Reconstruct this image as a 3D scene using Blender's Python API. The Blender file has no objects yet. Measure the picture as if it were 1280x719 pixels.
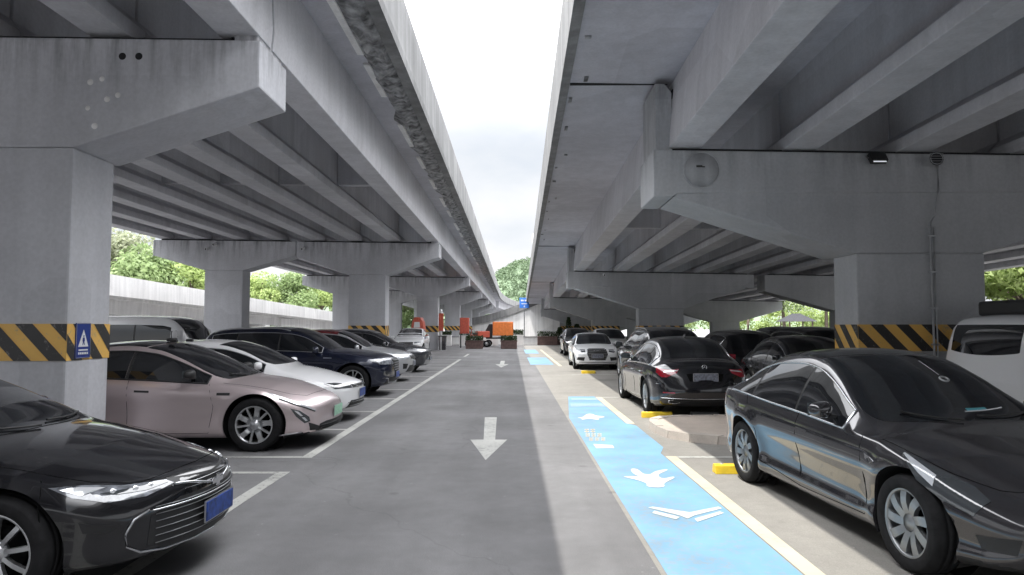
import bpy, bmesh, math, random
import numpy as np
from mathutils import Vector, Matrix
from mathutils.bvhtree import BVHTree
from mathutils.geometry import delaunay_2d_cdt
random.seed(7)
PI = math.pi
R = math.radians
scene = bpy.context.scene
COL = scene.collection

# ---------------------------------------------------------------- materials
def new_mat(name):
    m = bpy.data.materials.new(name); m.use_nodes = True
    nt = m.node_tree; b = nt.nodes['Principled BSDF']
    return m, nt, b

def simple(name, col, rough=0.5, metal=0.0, coat=0.0, spec=0.5, noise=0.0, nscale=8.0, bump=0.0, bscale=40.0, emit=None, rvar=0.0):
    m, nt, b = new_mat(name)
    b.inputs['Base Color'].default_value = (*col, 1)
    b.inputs['Roughness'].default_value = rough
    b.inputs['Metallic'].default_value = metal
    b.inputs['Coat Weight'].default_value = coat
    b.inputs['Coat Roughness'].default_value = 0.03
    b.inputs['Specular IOR Level'].default_value = spec
    tc = nt.nodes.new('ShaderNodeTexCoord')
    if noise or rvar:
        n = nt.nodes.new('ShaderNodeTexNoise'); n.inputs['Scale'].default_value = nscale
        n.inputs['Detail'].default_value = 6
        nt.links.new(tc.outputs['Object'], n.inputs['Vector'])
    if noise:
        mp = nt.nodes.new('ShaderNodeMapRange')
        mp.inputs['From Min'].default_value = 0.3; mp.inputs['From Max'].default_value = 0.7
        mp.inputs['To Min'].default_value = 1 - noise; mp.inputs['To Max'].default_value = 1 + noise
        nt.links.new(n.outputs['Fac'], mp.inputs['Value'])
        mx = nt.nodes.new('ShaderNodeVectorMath'); mx.operation = 'SCALE'
        mx.inputs[0].default_value = col
        nt.links.new(mp.outputs[0], mx.inputs['Scale'])
        nt.links.new(mx.outputs[0], b.inputs['Base Color'])
    if rvar:
        mp2 = nt.nodes.new('ShaderNodeMapRange')
        mp2.inputs['From Min'].default_value = 0.35; mp2.inputs['From Max'].default_value = 0.7
        mp2.inputs['To Min'].default_value = rough; mp2.inputs['To Max'].default_value = rough + rvar
        nt.links.new(n.outputs['Fac'], mp2.inputs['Value'])
        nt.links.new(mp2.outputs[0], b.inputs['Roughness'])
    if bump:
        n2 = nt.nodes.new('ShaderNodeTexNoise'); n2.inputs['Scale'].default_value = bscale; n2.inputs['Detail'].default_value = 5
        nt.links.new(tc.outputs['Object'], n2.inputs['Vector'])
        bp = nt.nodes.new('ShaderNodeBump'); bp.inputs['Strength'].default_value = bump; bp.inputs['Distance'].default_value = 0.02
        nt.links.new(n2.outputs['Fac'], bp.inputs['Height'])
        nt.links.new(bp.outputs[0], b.inputs['Normal'])
    if emit:
        b.inputs['Emission Color'].default_value = (*emit[0], 1); b.inputs['Emission Strength'].default_value = emit[1]
    return m

def ramp_node(nt, stops):
    r = nt.nodes.new('ShaderNodeValToRGB')
    while len(r.color_ramp.elements) < len(stops): r.color_ramp.elements.new(0.5)
    for e, (p, c) in zip(r.color_ramp.elements, stops):
        e.position = p; e.color = (*c, 1) if len(c) == 3 else c
    return r

def concrete(name, col, stain=0.25, streak=0.2, rough=0.75, run=None):
    """painted structural concrete: clouds, vertical streaks, patches, fine pits"""
    m, nt, b = new_mat(name)
    L = nt.links.new
    geo = nt.nodes.new('ShaderNodeNewGeometry')
    n1 = nt.nodes.new('ShaderNodeTexNoise'); n1.inputs['Scale'].default_value = 0.45; n1.inputs['Detail'].default_value = 5; n1.inputs['Roughness'].default_value = 0.62
    L(geo.outputs['Position'], n1.inputs['Vector'])
    mp = nt.nodes.new('ShaderNodeMapping'); mp.inputs['Scale'].default_value = (2.6, 2.6, 0.16)
    L(geo.outputs['Position'], mp.inputs['Vector'])
    n2 = nt.nodes.new('ShaderNodeTexNoise'); n2.inputs['Scale'].default_value = 1.5; n2.inputs['Detail'].default_value = 5
    L(mp.outputs[0], n2.inputs['Vector'])
    n3 = nt.nodes.new('ShaderNodeTexNoise'); n3.inputs['Scale'].default_value = 22; n3.inputs['Detail'].default_value = 4
    L(geo.outputs['Position'], n3.inputs['Vector'])
    def rng(src, a, c, lo=0.35, hi=0.65):
        q = nt.nodes.new('ShaderNodeMapRange'); q.inputs['From Min'].default_value = lo; q.inputs['From Max'].default_value = hi
        q.inputs['To Min'].default_value = a; q.inputs['To Max'].default_value = c
        L(src, q.inputs['Value']); return q.outputs[0]
    def mul(a, c):
        q = nt.nodes.new('ShaderNodeMath'); q.operation = 'MULTIPLY'; L(a, q.inputs[0]); L(c, q.inputs[1]); return q.outputs[0]
    f = mul(mul(rng(n1.outputs['Fac'], 1 - stain, 1 + stain * .5), rng(n2.outputs['Fac'], 1 - streak, 1 + streak * .4)), rng(n3.outputs['Fac'], .95, 1.04))
    # repaint patches
    mp2 = nt.nodes.new('ShaderNodeMapping'); mp2.inputs['Scale'].default_value = (.31, .31, .43)
    L(geo.outputs['Position'], mp2.inputs['Vector'])
    v = nt.nodes.new('ShaderNodeTexVoronoi'); v.distance = 'CHEBYCHEV'; v.inputs['Scale'].default_value = 1.0
    L(mp2.outputs[0], v.inputs['Vector'])
    sx = nt.nodes.new('ShaderNodeSeparateColor'); L(v.outputs['Color'], sx.inputs[0])
    f = mul(f, rng(sx.outputs[0], .93, 1.05, 0, 1))
    if run:    # dirty water marks running down from the bearing shelf
        sp = nt.nodes.new('ShaderNodeSeparateXYZ'); L(geo.outputs['Position'], sp.inputs[0])
        mp3 = nt.nodes.new('ShaderNodeMapping'); mp3.inputs['Scale'].default_value = (3.2, 3.2, .35); L(geo.outputs['Position'], mp3.inputs['Vector'])
        n5 = nt.nodes.new('ShaderNodeTexNoise'); n5.inputs['Scale'].default_value = 1.6; n5.inputs['Detail'].default_value = 6; n5.inputs['Roughness'].default_value = .65; L(mp3.outputs[0], n5.inputs['Vector'])
        hz = rng(sp.outputs[2], 0, 1, run[0], run[1]); st = rng(n5.outputs['Fac'], 0, 1, .44, .66)
        q2 = nt.nodes.new('ShaderNodeMath'); q2.operation = 'MULTIPLY_ADD'; q2.inputs[1].default_value = -run[2]; q2.inputs[2].default_value = 1; L(mul(hz, st), q2.inputs[0]); f = mul(f, q2.outputs[0])
    vm = nt.nodes.new('ShaderNodeVectorMath'); vm.operation = 'SCALE'; vm.inputs[0].default_value = col
    L(f, vm.inputs['Scale']); L(vm.outputs[0], b.inputs['Base Color'])
    b.inputs['Roughness'].default_value = rough
    bp = nt.nodes.new('ShaderNodeBump'); bp.inputs['Strength'].default_value = .14; bp.inputs['Distance'].default_value = .015
    n4 = nt.nodes.new('ShaderNodeTexNoise'); n4.inputs['Scale'].default_value = 9; n4.inputs['Detail'].default_value = 8
    L(geo.outputs['Position'], n4.inputs['Vector']); L(n4.outputs['Fac'], bp.inputs['Height']); L(bp.outputs[0], b.inputs['Normal'])
    return m

def asphalt(name, c0, c1, grit=.22, patch=.25, rough=.8):
    m, nt, b = new_mat(name); L = nt.links.new
    geo = nt.nodes.new('ShaderNodeNewGeometry')
    def noise(scale, det, rgh=.5, vec=None):
        n = nt.nodes.new('ShaderNodeTexNoise'); n.inputs['Scale'].default_value = scale; n.inputs['Detail'].default_value = det; n.inputs['Roughness'].default_value = rgh
        L(vec or geo.outputs['Position'], n.inputs['Vector']); return n.outputs['Fac']
    mp = nt.nodes.new('ShaderNodeMapping'); mp.inputs['Scale'].default_value = (1.6, .12, 1)
    L(geo.outputs['Position'], mp.inputs['Vector'])
    def rng(src, a, c, lo=.35, hi=.65):
        q = nt.nodes.new('ShaderNodeMapRange'); q.inputs['From Min'].default_value = lo; q.inputs['From Max'].default_value = hi
        q.inputs['To Min'].default_value = a; q.inputs['To Max'].default_value = c
        L(src, q.inputs['Value']); return q.outputs[0]
    def mul(a, c):
        q = nt.nodes.new('ShaderNodeMath'); q.operation = 'MULTIPLY'; L(a, q.inputs[0]); L(c, q.inputs[1]); return q.outputs[0]
    big = rng(noise(.35, 6, .6), 1 - patch, 1 + patch)
    tracks = rng(noise(1.1, 3, .5, mp.outputs[0]), 1 - patch * .5, 1 + patch * .35)
    fine = rng(noise(140, 2), 1 - grit, 1 + grit)
    mid = rng(noise(5, 6, .7), .93, 1.06)
    # pale specks / small stains
    v = nt.nodes.new('ShaderNodeTexVoronoi'); v.inputs['Scale'].default_value = 1.3; L(geo.outputs['Position'], v.inputs['Vector'])
    spot = rng(v.outputs['Distance'], .72, 1.0, .03, .09)
    nd = nt.nodes.new('ShaderNodeTexNoise'); nd.inputs['Scale'].default_value = 1.7; nd.inputs['Detail'].default_value = 4; L(geo.outputs['Position'], nd.inputs['Vector'])
    vmx = nt.nodes.new('ShaderNodeVectorMath'); vmx.operation = 'MULTIPLY_ADD'; vmx.inputs[1].default_value = (.6, .6, 0); L(nd.outputs['Color'], vmx.inputs[0]); L(geo.outputs['Position'], vmx.inputs[2])
    v2 = nt.nodes.new('ShaderNodeTexVoronoi'); v2.inputs['Scale'].default_value = .42; L(vmx.outputs[0], v2.inputs['Vector'])
    oil = rng(v2.outputs['Distance'], .70, 1.0, .02, .26)
    v3 = nt.nodes.new('ShaderNodeTexVoronoi'); v3.inputs['Scale'].default_value = 5.5; L(geo.outputs['Position'], v3.inputs['Vector'])
    speck = rng(v3.outputs['Distance'], 1.45, 1.0, .04, .07)
    v4 = nt.nodes.new('ShaderNodeTexVoronoi'); v4.feature = 'DISTANCE_TO_EDGE'; v4.inputs['Scale'].default_value = .17; L(vmx.outputs[0], v4.inputs['Vector'])
    crack = rng(v4.outputs['Distance'], .84, 1.0, .0005, .0022)
    f = mul(mul(mul(mul(big, tracks), fine), mid), mul(mul(spot, oil), mul(speck, crack)))
    mx = nt.nodes.new('ShaderNodeMix'); mx.data_type = 'RGBA'
    L(noise(.8, 4), mx.inputs[0]); mx.inputs[6].default_value = (*c0, 1); mx.inputs[7].default_value = (*c1, 1)
    vm = nt.nodes.new('ShaderNodeVectorMath'); vm.operation = 'SCALE'; L(mx.outputs[2], vm.inputs[0]); L(f, vm.inputs['Scale'])
    L(vm.outputs[0], b.inputs['Base Color'])
    b.inputs['Roughness'].default_value = rough
    bp = nt.nodes.new('ShaderNodeBump'); bp.inputs['Strength'].default_value = .35; bp.inputs['Distance'].default_value = .006
    L(noise(90, 4), bp.inputs['Height']); L(bp.outputs[0], b.inputs['Normal'])
    return m

def worn(name, col, under, wear=.5, rough=.65):
    """road paint with wear showing the asphalt"""
    m, nt, b = new_mat(name); L = nt.links.new
    geo = nt.nodes.new('ShaderNodeNewGeometry')
    n = nt.nodes.new('ShaderNodeTexNoise'); n.inputs['Scale'].default_value = 14; n.inputs['Detail'].default_value = 9; n.inputs['Roughness'].default_value = .75
    L(geo.outputs['Position'], n.inputs['Vector'])
    n2 = nt.nodes.new('ShaderNodeTexNoise'); n2.inputs['Scale'].default_value = 1.2; n2.inputs['Detail'].default_value = 5
    L(geo.outputs['Position'], n2.inputs['Vector'])
    r = ramp_node(nt, [(.0, (1, 1, 1)), (.28 + .17 * wear, (1, 1, 1)), (.36 + .2 * wear, (0, 0, 0))])
    a = nt.nodes.new('ShaderNodeMath'); a.operation = 'ADD'
    s = nt.nodes.new('ShaderNodeMath'); s.operation = 'MULTIPLY_ADD'; s.inputs[1].default_value = .35; s.inputs[2].default_value = -.17
    L(n2.outputs['Fac'], s.inputs[0]); L(n.outputs['Fac'], a.inputs[0]); L(s.outputs[0], a.inputs[1]); L(a.outputs[0], r.inputs[0])
    mx = nt.nodes.new('ShaderNodeMix'); mx.data_type = 'RGBA'
    mx.inputs[6].default_value = (*col, 1)
    mx.inputs[7].default_value = (*under, 1)
    k = nt.nodes.new('ShaderNodeMath'); k.operation = 'MULTIPLY'; k.inputs[1].default_value = .75
    L(r.outputs[0], k.inputs[0]); L(k.outputs[0], mx.inputs[0])
    q = nt.nodes.new('ShaderNodeMapRange'); q.inputs['From Min'].default_value = .3; q.inputs['From Max'].default_value = .7; q.inputs['To Min'].default_value = .80; q.inputs['To Max'].default_value = 1.10
    L(n2.outputs['Fac'], q.inputs['Value'])
    vm = nt.nodes.new('ShaderNodeVectorMath'); vm.operation = 'SCALE'; L(mx.outputs[2], vm.inputs[0]); L(q.outputs[0], vm.inputs['Scale'])
    L(vm.outputs[0], b.inputs['Base Color']); b.inputs['Roughness'].default_value = rough
    return m

def leafmat(name, c0, c1, trans=.35):
    m, nt, b = new_mat(name); L = nt.links.new
    oi = nt.nodes.new('ShaderNodeNewGeometry')
    mx = nt.nodes.new('ShaderNodeMix'); mx.data_type = 'RGBA'
    mx.inputs[6].default_value = (*c0, 1); mx.inputs[7].default_value = (*c1, 1)
    L(oi.outputs['Random Per Island'], mx.inputs[0])
    L(mx.outputs[2], b.inputs['Base Color']); b.inputs['Roughness'].default_value = .55
    b.inputs['Specular IOR Level'].default_value = .25
    t = nt.nodes.new('ShaderNodeBsdfTranslucent'); L(mx.outputs[2], t.inputs[0])
    ms = nt.nodes.new('ShaderNodeMixShader'); ms.inputs[0].default_value = trans
    out = nt.nodes['Material Output']
    L(b.outputs[0], ms.inputs[1]); L(t.outputs[0], ms.inputs[2]); L(ms.outputs[0], out.inputs[0])
    return m

M = {}
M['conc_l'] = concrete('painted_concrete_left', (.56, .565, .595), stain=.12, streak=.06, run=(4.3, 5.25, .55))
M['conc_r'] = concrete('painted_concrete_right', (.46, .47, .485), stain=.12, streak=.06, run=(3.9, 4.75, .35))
M['conc_deck'] = concrete('deck_underside', (.54, .54, .585), stain=.12, streak=.08)
M['girder'] = concrete('girder_paint', (.62, .62, .65), stain=.10, streak=.08)
M['fascia'] = concrete('weathered_fascia', (.26, .26, .26), stain=.22, streak=.25)
M['rough_conc'] = simple('spalled_concrete', (.30, .30, .305), .9, noise=.75, nscale=5, bump=1.0, bscale=12)
M['ramp'] = concrete('ramp_concrete', (.86, .85, .84), stain=.08, streak=.12)
M['joint'] = simple('dark_joint', (.012, .012, .014), .8)
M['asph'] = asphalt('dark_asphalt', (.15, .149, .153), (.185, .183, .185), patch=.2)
M['asph2'] = asphalt('bay_paving', (.245, .235, .215), (.285, .272, .248), grit=.12, patch=.10)  # lighter concrete paving of the right-hand bays
M['paver'] = asphalt('island_paving', (.50, .43, .37), (.58, .50, .43), grit=.12, patch=.12)
M['kerb'] = asphalt('kerb_stone', (.48, .42, .37), (.60, .54, .48), grit=.1, patch=.18)
M['line'] = worn('white_road_paint', (.50, .50, .47), (.17, .17, .17), .55)
M['line2'] = worn('cream_road_paint', (.60, .54, .41), (.25, .24, .22), .4)
M['blue'] = worn('blue_road_paint', (.185, .36, .52), (.27, .33, .38), .68)
M['icon'] = worn('white_icon_paint', (.62, .64, .60), (.4, .55, .62), .3)
M['yellow'] = worn('hazard_yellow', (.80, .48, .12), (.38, .33, .26), .38, .55)
M['tan'] = simple('hazard_shaded_yellow', (.62, .42, .16), .6, noise=.2, nscale=6)  # hazard yellow with the shade of near faces mixed into its colour; unassigned
M['black'] = worn('hazard_black', (.035, .033, .033), (.22, .21, .20), .38, .5)
M['stopyellow'] = simple('wheel_stop_yellow', (.82, .58, .04), .45, noise=.15)
M['stopgrey'] = simple('wheel_stop_grey', (.16, .16, .16), .6, noise=.2)
M['rubber'] = simple('tyre_rubber', (.015, .015, .016), .85, spec=.2, noise=.3, nscale=20)
M['blackplastic'] = simple('black_plastic', (.02, .02, .021), .5)
M['seam'] = simple('panel_gap', (.004, .004, .004), .9, spec=.1)
M['liner'] = simple('wheel_well', (.008, .008, .008), .9, spec=.1)
M['glass'] = simple('tinted_glass', (.010, .011, .013), .02, spec=.6, coat=.3)
M['glass_clear'] = simple('pale_glass', (.07, .08, .085), .03, spec=.7, coat=.4)
M['chrome'] = simple('chrome_trim', (.75, .76, .78), .12, metal=1)
M['satin'] = simple('satin_metal', (.5, .5, .51), .3, metal=1)
M['alloy'] = simple('alloy_rim', (.62, .63, .64), .28, metal=.9, rvar=.1)
M['alloy_dark'] = simple('dark_alloy_rim', (.30, .31, .32), .38, metal=.8)
M['lamp'] = simple('headlamp_lens', (.17, .18, .20), .05, spec=.8, coat=1, noise=.85, nscale=13)
M['lamp2'] = simple('bright_lens', (.55, .57, .60), .05, spec=.8, coat=1, noise=.12, nscale=14)
M['lampdark'] = simple('smoked_lamp', (.05, .055, .06), .04, spec=.8, coat=1)
M['lampwhite'] = simple('lamp_reflector', (.85, .87, .9), .15, metal=.5, coat=1)
M['red_lamp'] = simple('red_tail_lens', (.30, .008, .02), .1, coat=1)
M['plate_blue'] = simple('blue_plate', (.015, .055, .27), .4, noise=.5, nscale=25)
M['plate_green'] = simple('green_plate', (.35, .62, .45), .4, noise=.2, nscale=25)
M['plate_grey'] = simple('blurred_plate', (.17, .18, .22), .45, noise=.55, nscale=28)
M['steel'] = simple('galvanised_steel', (.42, .43, .44), .4, metal=.7, noise=.2)
M['lightface'] = simple('floodlight_face', (.85, .88, .95), .3, emit=((.9, .95, 1), .6))
M['bark'] = simple('tree_bark', (.14, .11, .085), .9, noise=.4, nscale=10, bump=.6, bscale=20)
M['leaf_bright'] = leafmat('bright_leaves', (.27, .35, .13), (.48, .57, .24), .5)
M['leaf_mid'] = leafmat('mid_green_leaves', (.17, .24, .10), (.33, .42, .20), .45)
M['leaf_pale'] = leafmat('pale_leaves', (.20, .22, .15), (.42, .45, .30), .4)
M['leaf_dark'] = leafmat('dark_hedge_leaves', (.02, .04, .015), (.05, .08, .03), .2)
M['leaf_haze'] = leafmat('hazy_hill_leaves', (.10, .15, .085), (.17, .23, .13), .2)
M['tiles'] = simple('dark_roof_tiles', (.05, .05, .055), .95, noise=.3, spec=.05)
M['hill'] = simple('hazy_hill', (.12, .17, .10), .95, noise=.3, nscale=.05)
M['planter'] = simple('brown_planter', (.12, .075, .068), .7, noise=.3, nscale=6)
M['redpaint'] = simple('red_orange_paint', (.55, .11, .07), .4, noise=.15)
M['orangepaint'] = simple('orange_paint', (.80, .24, .06), .45, noise=.12)
M['whitepaint'] = simple('white_enamel', (.75, .75, .76), .4)
M['silvercover'] = simple('silver_sunshade', (.62, .62, .64), .5, metal=.1, noise=.12, nscale=4, bump=.6, bscale=5)
M['signblue'] = simple('sign_blue', (.012, .035, .22), .35)
M['farblue'] = simple('far_sign_blue', (.05, .22, .75), .4)
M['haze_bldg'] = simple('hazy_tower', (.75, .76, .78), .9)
M['darkcloth'] = simple('dark_fabric', (.03, .03, .035), .9)

# ---------------------------------------------------------------- mesh builder
class MB:
    def __init__(s): s.v = []; s.f = []; s.m = []; s.sm = []
    def add(s, vs, fs, mi=0, smooth=False):
        o = len(s.v); s.v += [tuple(p) for p in vs]
        for f in fs: s.f.append(tuple(o + i for i in f)); s.m.append(mi); s.sm.append(smooth)
    def bm(s, b, mi=0, smooth=False, mat=None):
        b.verts.ensure_lookup_table()
        vs = [(mat @ v.co if mat else v.co) for v in b.verts]
        b.verts.index_update()
        s.add([tuple(v) for v in vs], [[v.index for v in f.verts] for f in b.faces], mi, smooth); b.free()
    def box(s, c, d, mi=0, bev=0.0, rot=None, smooth=False):
        b = bmesh.new(); bmesh.ops.create_cube(b, size=1.0)
        for v in b.verts: v.co = Vector((v.co.x * d[0], v.co.y * d[1], v.co.z * d[2]))
        if bev: bmesh.ops.bevel(b, geom=b.edges[:], offset=bev, segments=2, affect='EDGES', profile=.6)
        mt = Matrix.Translation(c)
        if rot is not None: mt = mt @ rot
        s.bm(b, mi, smooth, mt)
    def prism(s, poly, a0, a1, axis='y', mi=0, bev=0.0, smooth=False):
        """poly: list of 2-D points; extruded along axis between a0 and a1"""
        def P(u, w, a): return {'y': (u, a, w), 'x': (a, u, w), 'z': (u, w, a)}[axis]
        b = bmesh.new()
        A = [b.verts.new(P(u, w, a0)) for u, w in poly]; B = [b.verts.new(P(u, w, a1)) for u, w in poly]
        n = len(poly)
        b.faces.new(A); b.faces.new(B[::-1])
        for i in range(n): b.faces.new((A[i], B[i], B[(i + 1) % n], A[(i + 1) % n]))
        bmesh.ops.recalc_face_normals(b, faces=b.faces)
        if bev: bmesh.ops.bevel(b, geom=b.edges[:], offset=bev, segments=2, affect='EDGES', profile=.6)
        s.bm(b, mi, smooth)
    def tube(s, path, r, n=6, mi=0, closed=False, cap=True):
        path = [Vector(p) for p in path]; N = len(path); vs = []; fs = []
        up = Vector((0, 0, 1))
        for i, p in enumerate(path):
            if closed: t = path[(i + 1) % N] - path[i - 1]
            else: t = path[min(i + 1, N - 1)] - path[max(i - 1, 0)]
            if t.length < 1e-9: t = Vector((1, 0, 0))
            t.normalize()
            a = t.cross(up)
            if a.length < .05: a = t.cross(Vector((1, 0, 0)))
            a.normalize(); c = a.cross(t)
            rr = r[i] if isinstance(r, (list, tuple)) else r
            for k in range(n):
                g = 2 * PI * k / n
                vs.append(p + a * math.cos(g) * rr + c * math.sin(g) * rr)
        for i in range(N if closed else N - 1):
            j = (i + 1) % N
            for k in range(n):
                l = (k + 1) % n
                fs.append((i * n + k, j * n + k, j * n + l, i * n + l))
        if cap and not closed:
            fs.append(tuple(range(n))[::-1]); fs.append(tuple((N - 1) * n + k for k in range(n)))
        s.add(vs, fs, mi, True)
    def lathe(s, prof, n=40, axis='y', mi=0, center=(0, 0, 0), smooth=True):
        """prof: list of (radius, axial)"""
        vs = []; fs = []; N = len(prof); c = Vector(center)
        for k in range(n):
            g = 2 * PI * k / n
            for r, a in prof:
                if axis == 'y': vs.append(c + Vector((r * math.cos(g), a, r * math.sin(g))))
                elif axis == 'x': vs.append(c + Vector((a, r * math.cos(g), r * math.sin(g))))
                else: vs.append(c + Vector((r * math.cos(g), r * math.sin(g), a)))
        for k in range(n):
            l = (k + 1) % n
            for i in range(N - 1): fs.append((k * N + i, k * N + i + 1, l * N + i + 1, l * N + i))
        s.add(vs, fs, mi, smooth)
    def build(s, name, mats, parent=None, loc=None, rotz=None):
        me = bpy.data.meshes.new(name)
        me.from_pydata(s.v, [], s.f)
        for m in (mats if isinstance(mats, (list, tuple)) else [mats]): me.materials.append(M[m] if isinstance(m, str) else m)
        me.polygons.foreach_set('material_index', s.m)
        me.polygons.foreach_set('use_smooth', s.sm)
        me.update()
        o = bpy.data.objects.new(name, me); COL.objects.link(o)
        if parent: o.parent = parent
        if loc: o.location = loc
        if rotz is not None: o.rotation_euler.z = rotz
        return o

def empty(name, loc, rz=0.0):
    o = bpy.data.objects.new(name, None); COL.objects.link(o); o.location = loc; o.rotation_euler = (0, 0, rz); o.empty_display_size = .2
    return o
def tag(o, label=None, cat=None, group=None, kind=None):
    if label: o['label'] = label
    if cat: o['category'] = cat
    if group: o['group'] = group
    if kind: o['kind'] = kind
    return o
def copy_tree(o, parent=None, mats=None):
    c = o.copy(); COL.objects.link(c)
    if parent: c.parent = parent
    if mats and o.data is not None:
        for k, mt in enumerate(o.data.materials):
            if mt.name in mats:
                c.data = c.data if c.data is not o.data else o.data.copy()
                c.data.materials[k] = M[mats[mt.name]]
    for ch in list(o.children):
        copy_tree(ch, c, mats)
    return c

def pchip(pts):
    xs = np.array([p[0] for p in pts], float); ys = np.array([p[1] for p in pts], float)
    h = np.diff(xs); d = np.diff(ys) / h; m = np.zeros(len(xs))
    for i in range(1, len(xs) - 1):
        if d[i - 1] * d[i] <= 0: m[i] = 0
        else:
            w1 = 2 * h[i] + h[i - 1]; w2 = h[i] + 2 * h[i - 1]
            m[i] = (w1 + w2) / (w1 / d[i - 1] + w2 / d[i])
    m[0] = d[0]; m[-1] = d[-1]
    xs_l, ys_l, m_l, h_l, n = xs.tolist(), ys.tolist(), m.tolist(), h.tolist(), len(xs)
    def f(x):
        if x <= xs_l[0]: return ys_l[0]
        if x >= xs_l[-1]: return ys_l[-1]
        i = 0
        while i < n - 2 and x > xs_l[i + 1]: i += 1
        t = (x - xs_l[i]) / h_l[i]
        return (ys_l[i] * (1 + 2 * t) * (1 - t) ** 2 + m_l[i] * h_l[i] * t * (1 - t) ** 2 + ys_l[i + 1] * t * t * (3 - 2 * t) + m_l[i + 1] * h_l[i] * t * t * (t - 1))
    return f
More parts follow.
